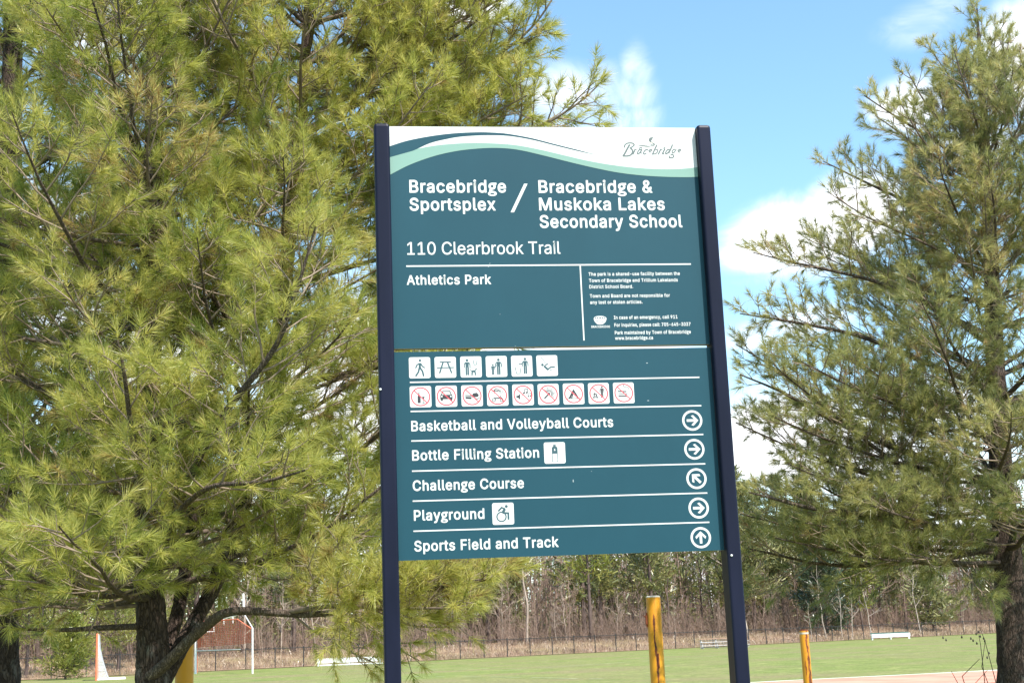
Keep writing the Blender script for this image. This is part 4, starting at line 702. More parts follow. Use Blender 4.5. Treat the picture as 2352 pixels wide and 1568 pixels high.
def needle_mat(name, stops, trans=0.3):
    M = Mat(name, 0.36, 0.6); at_ = M.new('ShaderNodeAttribute'); at_.attribute_name = 'tint'
    c = M.ramp(at_.outputs['Fac'], stops); M.color(c)
    tr = M.new('ShaderNodeBsdfTranslucent'); M.link(c, tr.inputs[0])
    mx = M.new('ShaderNodeMixShader'); mx.inputs[0].default_value = trans
    M.link(M.b.outputs[0], mx.inputs[1]); M.link(tr.outputs[0], mx.inputs[2]); M.link(mx.outputs[0], M.o.inputs[0]); return M.m
m_needle = needle_mat('pine needles', [(0.0, (0.185, 0.240, 0.052)), (0.35, (0.385, 0.402, 0.086)), (0.75, (0.560, 0.525, 0.145)), (0.97, (0.56, 0.49, 0.19)), (1.0, (0.38, 0.25, 0.10))], 0.58)
m_needle_c = needle_mat('grey green pine needles', [(0.0, (0.150, 0.175, 0.066)), (0.4, (0.340, 0.342, 0.120)), (0.8, (0.510, 0.468, 0.185)), (0.97, (0.54, 0.47, 0.23)), (1.0, (0.34, 0.21, 0.10))], 0.58)
m_far_needle = needle_mat('far pine foliage', [(0.0, (0.085, 0.105, 0.036)), (0.5, (0.18, 0.19, 0.058)), (1.0, (0.32, 0.29, 0.10))], 0.3)
m_dark_needle = needle_mat('dark spruce foliage', [(0.0, (0.022, 0.040, 0.022)), (0.6, (0.045, 0.07, 0.032)), (1.0, (0.085, 0.105, 0.045))], 0.2)
m_lime_needle = needle_mat('yellow green foliage', [(0.0, (0.13, 0.16, 0.03)), (0.5, (0.22, 0.235, 0.04)), (1.0, (0.32, 0.30, 0.07))], 0.3)
m_far_bark = plain('far trunk bark', (0.11, 0.08, 0.07), 0.9, 0.3, 1.5, 0.1)
m_brown_twig = plain('bare brown twigs', (0.235, 0.165, 0.128), 0.9, 0.25, .6, 0.1)
m_grey_twig = plain('bare grey twigs', (0.33, 0.26, 0.21), 0.9, 0.25, .6, 0.1)
m_birch = plain('pale birch bark', (0.36, 0.30, 0.25), 0.8, 0.35, 3.0, 0.2)

def unit(v): return v / max(np.linalg.norm(v), 1e-9)
def raw_mesh(name, V, F, mat, parent=None, tint=None, smooth=False):
    n = F.shape[1]; me = bpy.data.meshes.new(name)
    me.vertices.add(len(V)); me.vertices.foreach_set('co', V.astype(np.float32).ravel())
    me.loops.add(F.size); me.loops.foreach_set('vertex_index', F.astype(np.int32).ravel())
    me.polygons.add(len(F)); me.polygons.foreach_set('loop_start', np.arange(0, F.size, n, dtype=np.int32))
    if smooth: me.polygons.foreach_set('use_smooth', np.ones(len(F), dtype=bool))
    if tint is not None:
        a = me.attributes.new('tint', 'FLOAT', 'FACE'); a.data.foreach_set('value', tint.astype(np.float32))
    me.materials.append(mat); me.update(calc_edges=True)
    o = bpy.data.objects.new(name, me); scene.collection.objects.link(o)
    if parent: o.parent = parent
    return o
class Limbs:
    """many tapering limbs, quads only, in one mesh"""
    def __init__(s): s.V = []; s.F = []; s.n = 0
    def add(s, P, R, k=5):
        P = np.asarray(P, float); m = len(P); R = np.asarray(R, float)
        t = np.gradient(P, axis=0); t /= np.maximum(np.linalg.norm(t, axis=1, keepdims=True), 1e-9)
        ref = np.array([0.31, 0.17, 0.93]) if abs(t[0, 2]) < .8 else np.array([0.93, 0.31, 0.1])
        x = ref - (t @ ref)[:, None] * t; x /= np.maximum(np.linalg.norm(x, axis=1, keepdims=True), 1e-9); y = np.cross(t, x)
        an = np.arange(k) * 2 * math.pi / k
        V = P[:, None] + R[:, None, None] * (np.cos(an)[None, :, None] * x[:, None] + np.sin(an)[None, :, None] * y[:, None])
        i, j = np.meshgrid(np.arange(m - 1), np.arange(k), indexing='ij'); a = i * k + j; b = i * k + (j + 1) % k
        s.F.append((np.stack([a, b, b + k, a + k], -1).reshape(-1, 4)) + s.n); s.V.append(V.reshape(-1, 3)); s.n += m * k
    def build(s, name, mat, parent): return raw_mesh(name, np.vstack(s.V), np.vstack(s.F), mat, parent, smooth=True)

def needles(rng, P, D, L, nl, per, width, tintc, spread=(78, 14)):
    """thin needle blades round every shoot: P base, D direction, L length"""
    P = np.repeat(P, per, 0); D = np.repeat(D, per, 0); L = np.repeat(L, per); tc = np.repeat(tintc, per); N = len(P)
    t = .22 + .78 * rng.random(N) ** .8
    ref = rng.normal(size=(N, 3)); x = ref - (ref * D).sum(1, keepdims=True) * D; x /= np.linalg.norm(x, axis=1, keepdims=True)
    th = np.radians(spread[0] + (spread[1] - spread[0]) * t + rng.normal(0, 8, N))
    d = D * np.cos(th)[:, None] + x * np.sin(th)[:, None]; d[:, 2] -= 0.10
    d /= np.linalg.norm(d, axis=1, keepdims=True)
    o = P + D * (L * t)[:, None]; ln = nl * (0.72 + .4 * rng.random(N))
    s = np.cross(d, rng.normal(size=(N, 3))); s /= np.linalg.norm(s, axis=1, keepdims=True); s *= (width / 2)
    tip = o + d * ln[:, None]; tip[:, 2] -= 0.06 * ln
    V = np.stack([o - s, o + s, tip], 1).reshape(-1, 3); F = np.arange(3 * N).reshape(-1, 3)
    return V, F, np.clip(tc + rng.normal(0, .10, N), 0, 1)

def curve_branch(rng, p, d, L, n, up, wob):
    P = [p]; d = unit(d); q = p.copy(); st = L / n
    for i in range(n):
        d = unit(d + np.array([0, 0, up / n]) + rng.normal(0, wob, 3)); q = q + d * st; P.append(q)
    return np.array(P)

class Pine:
    def __init__(s, seed): s.rng = np.random.default_rng(seed); s.limbs = Limbs(); s.big = Limbs(); s.twig = Limbs(); s.SP = []; s.SD = []; s.SL = []; s.ST = []
    def shoot(s, p, d, l, tint): s.SP.append(p); s.SD.append(unit(d + np.array([0, 0, .28]))); s.SL.append(l); s.ST.append(tint)
    def spray(s, P, R0, dens=1.0, fol_from=.3, plane=None, maxsec=.85, tint=None):
        """secondary and tertiary shoots along the primary branch P"""
        r = s.rng; seg = np.linalg.norm(np.diff(P, axis=0), axis=1); cum = np.concatenate([[0], np.cumsum(seg)]); Lt = cum[-1]
        pos = Lt * fol_from * (.7 + .6 * r.random()); side = 1
        bt = (0.44 + .2 * r.normal()) if tint is None else tint
        while pos < Lt * .97:
            i = min(int(np.searchsorted(cum, pos) - 1), len(P) - 2); i = max(i, 0); f = (pos - cum[i]) / seg[i]; p = P[i] + (P[i + 1] - P[i]) * f
            t = unit(P[i + 1] - P[i]); h = unit(np.cross(t, np.array([0, 0, 1.0])))
            side = -side; an = math.radians(r.uniform(38, 62)); roll = r.normal(0.12, .5)
            sd = t * math.cos(an) + (h * side * math.cos(roll) + np.cross(h, t) * math.sin(abs(roll)) * (1 if r.random() < .72 else -1)) * math.sin(an)
            l2 = min(maxsec, (Lt - pos) * .55 + .16) * r.uniform(.6, 1.15)
            Q = curve_branch(r, p, sd, l2, 4, .35, .10); s.twig.add(Q, np.linspace(.0062 + .004 * l2, .0032, 5), 4)
            n3 = max(2, int(l2 / .10 * dens))
            for k in range(n3):
                f2 = (0.22 + .78 * (k + r.random() * .8) / n3); f2 = min(f2, .98); a = int(f2 * 4); a = min(a, 3); q = Q[a] + (Q[a + 1] - Q[a]) * (f2 * 4 - a)
                t2 = unit(Q[a + 1] - Q[a]); dv = r.normal(size=3); dv = unit(dv - dv @ t2 * t2); an2 = math.radians(r.uniform(28, 58))
                d3 = unit(t2 * math.cos(an2) + dv * math.sin(an2)); l3 = r.uniform(.07, .20)
                e = q + unit(d3 + np.array([0, 0, .25])) * l3; s.twig.add([q, (q + e) / 2 + r.normal(0, .006, 3), e], [.0040, .0034, .0028], 3)
                s.shoot(q + (e - q) * .55, d3, l3 * .55 + .05, np.clip(bt + r.normal(0, .14), 0, .96) if r.random() > .022 else 1.0)
            s.shoot(Q[-2], unit(Q[-1] - Q[-2]), l2 / 4 + .06, np.clip(bt + r.normal(0, .1), 0, .96))
            pos += r.uniform(.075, .135) / dens
        s.shoot(P[-2], unit(P[-1] - P[-2]), seg[-1] + .08, np.clip(bt + .1, 0, .96))
    def branch(s, p, d, L, r0, up=.5, dens=1.0, fol_from=.3, wob=.055, maxsec=.85, n=9):
        P = curve_branch(s.rng, p, d, L, n, up, wob); R = np.linspace(r0, .0045, n + 1)
        (s.limbs if r0 > .024 else s.big if r0 > .011 else s.twig).add(P, R, 7 if r0 > .011 else 4)
        s.spray(P, R, dens, fol_from, maxsec=maxsec)
    def stem_whorls(s, P, z0, z1, gap, length, elev, nb=(4, 6), dens=1.0, keep=None, radk=.0135, fol_from=.3, up=.55):
        r = s.rng; z = z0; a0 = r.random() * 6.28
        while z < z1:
            p = np.array([np.interp(z, P[:, 2], P[:, k]) for k in range(3)]); f = (z - z0) / (z1 - z0); n = r.integers(nb[0], nb[1] + 1); a0 += 1.1
            for k in range(n):
                az = a0 + k * 6.283 / n + r.normal(0, .25); L = length(f) * r.uniform(.68, 1.15); el = math.radians(elev(f) + r.normal(0, 7))
                d = np.array([math.cos(az) * math.cos(el), math.sin(az) * math.cos(el), math.sin(el)])
                if keep is not None:
                    kk = keep(p, d, L)
                    if kk <= 0: continue
                    L *= kk
                s.branch(p + np.array([0, 0, r.normal(0, .06)]), d, L, max(.008, radk * L), up, dens, fol_from)
            z += gap * r.uniform(.8, 1.2)
    def finish(s, root, per, nl, width, mat, trunk_mat, twig_mat, spread=(78, 14)):
        if s.limbs.n: s.limbs.build('limbs', m_limb, root)
        o1 = s.big.build('branches', trunk_mat, root); o2 = s.twig.build('twigs', twig_mat, root)
        V, F, T = needles(s.rng, np.array(s.SP), np.array(s.SD), np.array(s.SL), nl, per, width, np.array(s.ST), spread)
        o3 = raw_mesh('crown', V, F, mat, root, T); return len(s.SP), len(F)

def trunk_mesh(P, R, root, seed, mat=None, name='trunk', k=18):
    """a stem with furrowed, slightly lumpy section"""
    rng = np.random.default_rng(seed); P = np.asarray(P, float); zz = np.linspace(0, len(P) - 1, max(40, len(P) * 12)); Q = np.stack([np.interp(zz, np.arange(len(P)), P[:, i]) for i in range(3)], -1)
    for _ in range(10): Q[1:-1] = (Q[:-2] + Q[1:-1] * 2 + Q[2:]) / 4
    RR = np.interp(zz, np.arange(len(P)), R); an = np.arange(k) * 2 * math.pi / k
    ph = rng.random(6) * 6.28; V = []
    for i in range(len(Q)):
        lump = 1 + .05 * np.sin(3 * an + ph[0] + i * .11) + .035 * np.sin(5 * an + ph[1] - i * .17) + rng.normal(0, .02, k)
        V.append(np.stack([Q[i, 0] + RR[i] * lump * np.cos(an), Q[i, 1] + RR[i] * lump * np.sin(an), np.full(k, Q[i, 2])], -1))
    V = np.vstack(V); m = len(Q); i, j = np.meshgrid(np.arange(m - 1), np.arange(k), indexing='ij'); a = i * k + j; b = i * k + (j + 1) % k
    return raw_mesh(name, V, np.stack([a, b, b + k, a + k], -1).reshape(-1, 4), mat or m_bark, root, smooth=True)

def rel(P, base): return np.asarray(P) - np.asarray(base)

# --- big forked pine left of the sign
baseA = at(352, 1600, 10.6); baseA[2] = float(ground_z(baseA[0], baseA[1]))
rootA = empty('pine_tree', tuple(baseA)); tag(rootA, 'big sunlit pine with a forked trunk left of the sign', 'tree')
S1 = rel([at(362, 1900, 10.6), at(356, 1600, 10.6), at(350, 1500, 10.6), at(346, 1430, 10.6), at(342, 1290, 10.65), at(338, 1000, 10.7), at(350, 600, 10.7), at(355, 150, 10.7), at(350, -350, 10.7), at(352, -900, 10.7)], baseA)
S2 = rel([at(362, 1585, 10.6), at(402, 1510, 10.7), at(444, 1435, 10.85), at(482, 1365, 11.0), at(520, 1270, 11.1), at(572, 1110, 11.2), at(622, 940, 11.3), at(655, 640, 11.4), at(690, 300, 11.4), at(715, -100, 11.4), at(730, -600, 11.4)], baseA)
S3 = rel([at(360, 1560, 10.75), at(392, 1470, 10.9), at(414, 1380, 11.0), at(430, 1280, 11.2), at(462, 1100, 11.4), at(485, 850, 11.6), at(500, 560, 11.7)], baseA)
trunk_mesh(S1, [.18, .142, .121, .112, .103, .094, .085, .065, .042, .015], rootA, 1)
trunk_mesh(S2, [.07, .072, .066, .066, .07, .074, .072, .062, .05, .035, .012], rootA, 2)
trunk_mesh(S3, [.05, .054, .052, .05, .044, .035, .015], rootA, 6)
A = Pine(11)
def keepA(p, d, L):
    w = p + baseA; e = w + d * L
    return 1.0
zb = lambda y, Y, b: at(700, y, Y)[2] - b[2]
A.stem_whorls(S1, zb(1335, 10.6, baseA), zb(-700, 10.6, baseA), .40, lambda f: 2.45 * (1 - .72 * f ** 1.3), lambda f: -7 + 40 * f, (5, 6), .95, None, .0115, .22)
A.stem_whorls(S2, zb(1200, 11.2, baseA), zb(-450, 11.4, baseA), .40, lambda f: 2.35 * (1 - .45 * f ** 1.6), lambda f: 2 + 36 * f, (5, 6), .95, None, .0115, .22)
# limbs that the picture shows one by one
def limb(T, pts, r0, r1, base, fol=.45, dens=1.0, maxsec=.6, tint=.58):
    P = rel([at(*q) for q in pts], base); zz = np.linspace(0, len(P) - 1, len(P) * 4); Q = np.stack([np.interp(zz, np.arange(len(P)), P[:, i]) for i in range(3)], -1)
    for _ in range(3): Q[1:-1] = (Q[:-2] + Q[1:-1] * 2 + Q[2:]) / 4
    (T.limbs if r0 > .024 else T.big).add(Q, np.linspace(r0, r1, len(Q)), 9)
    if dens > 0: T.spray(Q, None, dens, fol, maxsec=maxsec, tint=tint)
limb(A, [(345, 1552, 10.5), (385, 1521, 10.4), (437, 1466, 10.25), (482, 1430, 10.15), (508, 1409, 10.05), (545, 1401, 10.0), (610, 1404, 9.9), (700, 1412, 9.8), (790, 1404, 9.7), (880, 1372, 9.5), (985, 1352, 9.3), (1090, 1335, 9.2), (1150, 1322, 9.1)], .046, .008, baseA, .5, 1.9, .65, .72)
limb(A, [(640, 1408, 9.9), (720, 1395, 9.7), (800, 1388, 9.5), (880, 1400, 9.3), (980, 1395, 9.2), (1075, 1398, 9.1)], .02, .006, baseA, .35, 1.8, .6, .72)
limb(A, [(345, 1342, 10.6), (240, 1338, 10.4), (160, 1348, 10.2), (60, 1352, 10.0), (-60, 1345, 9.8)], .04, .015, baseA, .6, .4)
limb(A, [(348, 1436, 10.6), (220, 1442, 10.3), (120, 1448, 10.2), (0, 1440, 10.0)], .026, .008, baseA, .7, .35)
limb(A, [(345, 1330, 10.5), (420, 1130, 9.8), (500, 960, 9.2), (640, 800, 8.9), (690, 640, 8.7), (725, 520, 8.6)], .035, .006, baseA, .35, 1.15, .75)
limb(A, [(345, 1300, 10.5), (330, 1120, 9.6), (300, 980, 9.0), (285, 850, 8.7), (270, 780, 8.6)], .03, .006, baseA, .35, 1.1, .75)
limb(A, [(345, 1320, 10.5), (400, 1180, 9.5), (480, 1110, 8.9), (600, 1110, 8.7), (700, 1080, 8.5)], .028, .006, baseA, .35, 1.1, .7)
limb(A, [(700, 420, 11.4), (850, 330, 11.2), (1000, 230, 11.0), (1130, 140, 10.9), (1230, 60, 10.8), (1280, -20, 10.8)], .023, .006, baseA, .2, 1.3, .8)
limb(A, [(690, 540, 11.4), (860, 440, 11.2), (1010, 350, 11.0), (1140, 320, 10.9), (1250, 290, 10.8), (1340, 230, 10.7), (1375, 195, 10.7)], .023, .005, baseA, .22, 1.25, .6)
limb(A, [(685, 250, 11.4), (800, 130, 11.2), (950, 30, 11.0), (1060, -60, 10.9)], .03, .006, baseA, .25, 1.0, .8)
limb(A, [(650, 760, 11.3), (740, 690, 11.1), (830, 640, 10.8), (900, 600, 10.6)], .02, .006, baseA, .3, .8, .6)
limb(A, [(470, 1330, 11.1), (580, 1300, 10.7), (690, 1285, 10.4), (790, 1250, 10.2), (850, 1215, 10.1)], .022, .006, baseA, .3, 1.1, .55)
limb(A, [(700, 300, 11.4), (860, 220, 11.1), (980, 130, 10.9), (1080, 60, 10.8), (1140, 10, 10.8)], .03, .006, baseA, .25, 1.2, .8)
limb(A, [(695, 400, 11.4), (850, 370, 11.1), (980, 300, 10.9), (1100, 235, 10.8), (1190, 190, 10.8)], .03, .006, baseA, .25, 1.2, .8)
limb(A, [(690, 480, 11.4), (830, 450, 11.1), (950, 400, 10.9), (1080, 330, 10.8), (1160, 270, 10.8)], .03, .006, baseA, .25, 1.2, .7)
for yy, dy, Dz in ((600, -70, -.2), (540, -150, .5), (440, -220, -.6), (380, -260, .4), (330, -250, -.3), (270, -260, .6), (200, -250, -.5), (150, -200, .2), (60, -180, -.3), (0, -160, .4)):
    x1 = {600: 900, 540: 1010, 440: 1210, 380: 1120, 330: 1240, 270: 1150, 200: 1230, 150: 1180, 60: 1200, 0: 1120}[yy]
    limb(A, [(690, yy, 11.4), (690 + (x1 - 690) * .35, yy + dy * .25, 11.3 + Dz * .4), (690 + (x1 - 690) * .7, yy + dy * .62, 11.2 + Dz * .8), (x1, yy + dy, 11.1 + Dz)], .024, .006, baseA, .22, 1.15, .75)
limb(A, [(310, 1390, 10.5), (200, 1400, 10.1), (110, 1390, 9.8), (30, 1400, 9.6)], .016, .006, baseA, .25, .7, .5)
nA = A.finish(rootA, 66, .118, .0043, m_needle, m_branch, m_twig)

# --- second pine at the left edge, behind
baseB = at(-10, 1600, 13.6); baseB[2] = float(ground_z(baseB[0], baseB[1]))
rootB = empty('pine_tree', tuple(baseB)); tag(rootB, 'dense pine cut off by the left edge behind the forked pine', 'tree')
SB = rel([at(-8, 1900, 13.6), at(-5, 1568, 13.6), at(2, 1250, 13.6), at(15, 700, 13.6), at(30, 0, 13.6), at(40, -700, 13.6)], baseB)
trunk_mesh(SB, [.22, .20, .16, .13, .09, .02], rootB, 3)
B = Pine(23)
B.stem_whorls(SB, 2.2, SB[-1, 2] - .2, .44, lambda f: 2.9 * (1 - .75 * f ** 1.2), lambda f: 6 + 32 * f, (5, 6), .95)
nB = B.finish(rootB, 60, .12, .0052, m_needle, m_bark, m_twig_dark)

# --- pine behind, between the two, closing the gap
baseD = at(640, 1560, 17.5); baseD[2] = float(ground_z(baseD[0], baseD[1]))

# --- right pine
baseC = at(2335, 1640, 16.0); baseC[2] = float(ground_z(baseC[0], baseC[1]))
rootC = empty('pine_tree', tuple(baseC)); tag(rootC, 'open pine with a straight trunk at the right edge beside the track', 'tree')
SC = rel([at(2345, 1800, 16), at(2338, 1640, 16), at(2328, 1500, 16), at(2312, 1250, 16), at(2298, 1041, 16), at(2280, 700, 16), at(2266, 404, 16), at(2252, 150, 16), at(2244, 20, 16)], baseC)
trunk_mesh(SC, [.25, .215, .185, .15, .125, .095, .065, .03, .008], rootC, 4)
C = Pine(37)
C.stem_whorls(SC, zb(1300, 16, baseC), zb(250, 16, baseC), .38, lambda f: 3.2 * (1 - f) ** .74 + .25, lambda f: 3 + 40 * f, (5, 6), 1.0, None, .0115, .22, .42)
limb(C, [(2300, 1240, 16), (2180, 1225, 15.6), (2080, 1180, 15.2), (1960, 1180, 14.9), (1850, 1165, 14.6), (1790, 1148, 14.5), (1720, 1130, 14.4)], .05, .008, baseC, .35, .8, .8)
limb(C, [(2297, 1120, 16), (2150, 1060, 15.6), (2030, 1020, 15.3), (1900, 960, 15.0), (1800, 900, 14.8), (1700, 860, 14.7)], .045, .008, baseC, .35, .85, .9)
limb(C, [(2290, 900, 16), (2120, 830, 15.6), (1980, 770, 15.3), (1830, 740, 15.1), (1700, 720, 15.0)], .04, .007, baseC, .3, .9, .9)
limb(C, [(2283, 800, 16), (2150, 700, 15.7), (2000, 640, 15.4), (1850, 610, 15.2), (1730, 580, 15.1)], .035, .006, baseC, .3, .9, .8)
limb(C, [(2272, 560, 16), (2120, 480, 15.8), (1990, 420, 15.6), (1890, 370, 15.5)], .03, .006, baseC, .3, .9, .8)
limb(C, [(2262, 420, 16), (2160, 330, 15.9), (2060, 270, 15.8), (1985, 220, 15.7)], .025, .006, baseC, .3, .8, .6)
limb(C, [(2255, 200, 16), (2262, 120, 16), (2310, 50, 16)], .015, .005, baseC, .3, .7, .3)
limb(C, [(2258, 260, 16), (2190, 190, 16), (2135, 110, 16)], .015, .005, baseC, .3, .7, .35)
for yy, x1, y1, Y1 in ((1300, 1780, 1235, 14.6), (1290, 1950, 1275, 14.2), (1270, 1700, 1180, 15.0), (1250, 1850, 1200, 14.4), (1230, 1745, 1130, 15.8), (1290, 2080, 1270, 14.0), (1200, 1810, 1065, 14.3), (1150, 1690, 970, 15.4), (1100, 1760, 950, 14.2), (1040, 1690, 790, 15.2), (980, 1840, 830, 14.0), (1220, 2000, 1160, 13.8)):
    limb(C, [(2305, yy, 16), (2305 + (x1 - 2305) * .35, yy + (y1 - yy) * .2 + 8, 16 + (Y1 - 16) * .35), (2305 + (x1 - 2305) * .72, yy + (y1 - yy) * .6 + 6, 16 + (Y1 - 16) * .72), (x1, y1, Y1)], .026, .006, baseC, .25, .85, .8, .38)  # lower limbs: shade of the crown put into a darker needle tint
zt = np.linspace(SC[-2, 2] - .55, SC[-1, 2], 8)        # leader and the short shoots round it
top = np.stack([np.interp(zt, SC[:, 2], SC[:, k]) for k in range(3)], -1)
C.spray(top, None, 1.0, .05, maxsec=.3, tint=.45)
for pts in ([(2264, 400, 16), (2190, 320, 15.9), (2120, 230, 15.7), (2085, 165, 15.6)], [(2266, 430, 16), (2150, 370, 15.6), (2060, 300, 15.4), (2010, 265, 15.3)], [(2262, 360, 16), (2330, 260, 15.8), (2390, 150, 15.7)], [(2258, 270, 16), (2300, 180, 15.7), (2318, 90, 15.6)],
            [(2268, 470, 16), (2180, 400, 15.4), (2110, 310, 15.0), (2070, 240, 14.9)], [(2264, 420, 16), (2250, 300, 15.3), (2210, 180, 15.0), (2190, 110, 14.9)], [(2275, 640, 16), (2130, 560, 15.4), (1990, 500, 15.0), (1900, 440, 14.9)]):
    limb(C, pts, .02, .005, baseC, .2, .85, .55, .5)
nC = C.finish(rootC, 64, .115, .0050, m_needle_c, m_branch, m_twig)

# ------------------------------------------------------------------ woods beyond the fence
def quads_brush(rng, P, D, size, aspect=.28):
    n = len(P); s = np.cross(D, rng.normal(size=(n, 3))); s /= np.linalg.norm(s, axis=1, keepdims=True); s = s * (size * aspect / 2)[:, None]
    e = P + D * size[:, None]; V = np.stack([P - s * .4, P + s * .4, e + s, e - s * .2], 1).reshape(-1, 3); return V, np.arange(4 * n).reshape(-1, 4)
def far_pine(seed, H, bare, rad, mat, leafs=2600, name='pine_tree', barkm=None, size=.42, shape=1.0):
    rng = np.random.default_rng(seed); root = empty(name)
    xs = np.cumsum(rng.normal(0, .10, 7)); P = np.stack([xs - xs[0], np.cumsum(rng.normal(0, .06, 7)), np.linspace(-.3, H, 7)], -1); P[:, 1] -= P[0, 1]
    trunk_mesh(P, np.linspace(.012 * H + .03, .02, 7), root, seed, barkm or m_far_bark, 'trunk', 8)
    lb = Limbs(); pts = []; dirs = []; tint = []
    z = H * bare; zs = []
    while z < H * .99: zs.append(z); z += rng.uniform(.45, .8) * H / 14
    for z in zs:
        f = (z - H * bare) / (H * (1 - bare)); L = rad * (1 - f) ** (.75 * shape) * (.65 + .35 * min(1, f * 5)) + .25
        for k in range(rng.integers(4, 7)):
            if rng.random() < .12: continue
            az = rng.random() * 6.283; el = math.radians(rng.uniform(2, 22) + 22 * f); d = np.array([math.cos(az) * math.cos(el), math.sin(az) * math.cos(el), math.sin(el)])
            p = np.array([np.interp(z, P[:, 2], P[:, 0]), np.interp(z, P[:, 2], P[:, 1]), z]); l = L * rng.uniform(.6, 1.15); Q = curve_branch(rng, p, d, l, 4, .3, .08)
            lb.add(Q, np.linspace(.012 + .012 * l, .008, 5), 3); bt = rng.uniform(.15, .85)
            m = int(leafs / (len(zs) * 5) * (.5 + l / rad)); tt = rng.random(m) ** .6 * .85 + .15; tt *= 4; ii = np.minimum(tt.astype(int), 3); q = Q[ii] + (Q[ii + 1] - Q[ii]) * (tt - ii)[:, None]
            q = q + rng.normal(0, 1, (m, 3)) * np.array([.30, .30, .14]) * (.5 + .3 * l)
            dd = d[None] + rng.normal(0, .8, (m, 3)) + np.array([0, 0, .35]); dd /= np.linalg.norm(dd, axis=1, keepdims=True)
            pts.append(q); dirs.append(dd); tint.append(np.clip(bt + rng.normal(0, .2, m), 0, 1))
    lb.build('branches', barkm or m_far_bark, root); q = np.vstack(pts); dd = np.vstack(dirs)
    V, F = quads_brush(rng, q, dd, size * (.6 + .7 * rng.random(len(q))), .30); raw_mesh('crown', V, F, mat, root, np.concatenate(tint)); return root
def bare_tree(seed, H, mat, tmat=None, dens=1.0, name='bare_tree', thin=1.0, bare=.25):
    rng = np.random.default_rng(seed); root = empty(name); tw = Limbs()
    xs = np.cumsum(rng.normal(0, .014 * H, 8)); ys = np.cumsum(rng.normal(0, .011 * H, 8)); P = np.stack([xs - xs[0], ys - ys[0], np.linspace(-.3, H, 8)], -1)
    trunk_mesh(P, np.linspace(.010 * H * thin + .02, .012, 8), root, seed, tmat or mat, 'trunk', 7)
    def grow(p, d, l, r, lev):
        n = 4; Q = curve_branch(rng, p, d, l, n, .45, .12); tw.add(Q, np.linspace(r, r * .45, n + 1), 3)
        if lev == 0: return
        for k in range(int(rng.integers(4, 7) * dens)):
            f = rng.uniform(.25, 1) * n; a = min(int(f), n - 1); q = Q[a] + (Q[a + 1] - Q[a]) * (f - a); t = unit(Q[a + 1] - Q[a]); dv = rng.normal(size=3); dv = unit(dv - dv @ t * t)
            an = math.radians(rng.uniform(25, 55)); grow(q, t * math.cos(an) + dv * math.sin(an), l * rng.uniform(.35, .6), max(r * .5, .008), lev - 1)
    nb = int(13 * dens)
    for k in range(nb):
        z = H * (bare + (1 - bare) * (k + rng.random()) / nb); f = (z / H - bare) / (1 - bare); az = k * 2.4 + rng.normal(0, .4); el = math.radians(rng.uniform(25, 60))
        p = np.array([np.interp(z, P[:, 2], P[:, i]) for i in range(3)]); grow(p, np.array([math.cos(az) * math.cos(el), math.sin(az) * math.cos(el), math.sin(el)]), (H * .30) * (1 - .7 * f) * rng.uniform(.6, 1.1), .006 * H * (1 - .6 * f) * thin + .008, 2)
    tw.build('crown', mat, root); return root

rf = random.Random(8)
protos_p = [far_pine(101, 15.5, .20, 2.7, m_far_needle, 3000, size=.55), far_pine(102, 13, .18, 2.5, m_far_needle, 2800, size=.55), far_pine(103, 17, .26, 2.6, m_far_needle, 2600, size=.55), far_pine(104, 11, .12, 2.3, m_far_needle, 2600, size=.5)]
protos_b = [bare_tree(201, 9.5, m_brown_twig), bare_tree(202, 7.5, m_brown_twig, dens=1.1), bare_tree(203, 11, m_grey_twig), bare_tree(204, 6, m_grey_twig, dens=1.15), bare_tree(205, 12.5, m_brown_twig, m_far_bark, .9)]
used = set()
def place(proto, s, off, sc, label, cat, group=None, rz=None):
    o = proto if proto.name not in used else copy_tree(proto); used.add(proto.name)
    p = on_fence(s, off); o.location = tuple(p); o.scale = (sc, sc, sc * rf.uniform(.95, 1.05)); o.rotation_euler = (0, 0, rf.uniform(0, 6.28) if rz is None else rz)
    tag(o, label, cat, group); return o
LP = 'pine standing in the mixed wood beyond the chain link fence'; GP = 'pines in the wood beyond the fence'
LB = 'leafless brown tree in the wood beyond the chain link fence'; GB = 'bare trees in the wood beyond the fence'
s = -46.0
while s < 100:
    place(protos_p[rf.choice((0, 0, 1, 2, 2, 3))], s, rf.choice((14, 16, 19, 23, 28)) + rf.uniform(-1.5, 1.5), rf.uniform(.82, 1.08), LP, 'tree', GP); s += rf.uniform(1.7, 2.9)
s = -46.0
while s < 100:
    place(protos_b[rf.randrange(5)], s, rf.choice((10.5, 11.5, 13, 15, 17, 20)) + rf.uniform(-.8, .8), rf.uniform(.42, .82), LB, 'tree', GB); s += rf.uniform(.75, 1.35)

def fence_s(x, off=0.0):                 # how far along the fence line the line of sight through column x meets it (offset off)
    d = ray(x, 1480)[:2]; b = FP + FN * off
    A_ = np.array([[d[0], -FE[0]], [d[1], -FE[1]]]); t = np.linalg.solve(A_, b); return t[1]
m_olive_needle = needle_mat('olive pine foliage', [(0.0, (0.11, 0.13, 0.05)), (0.5, (0.23, 0.23, 0.085)), (1.0, (0.37, 0.34, 0.14))], 0.3)
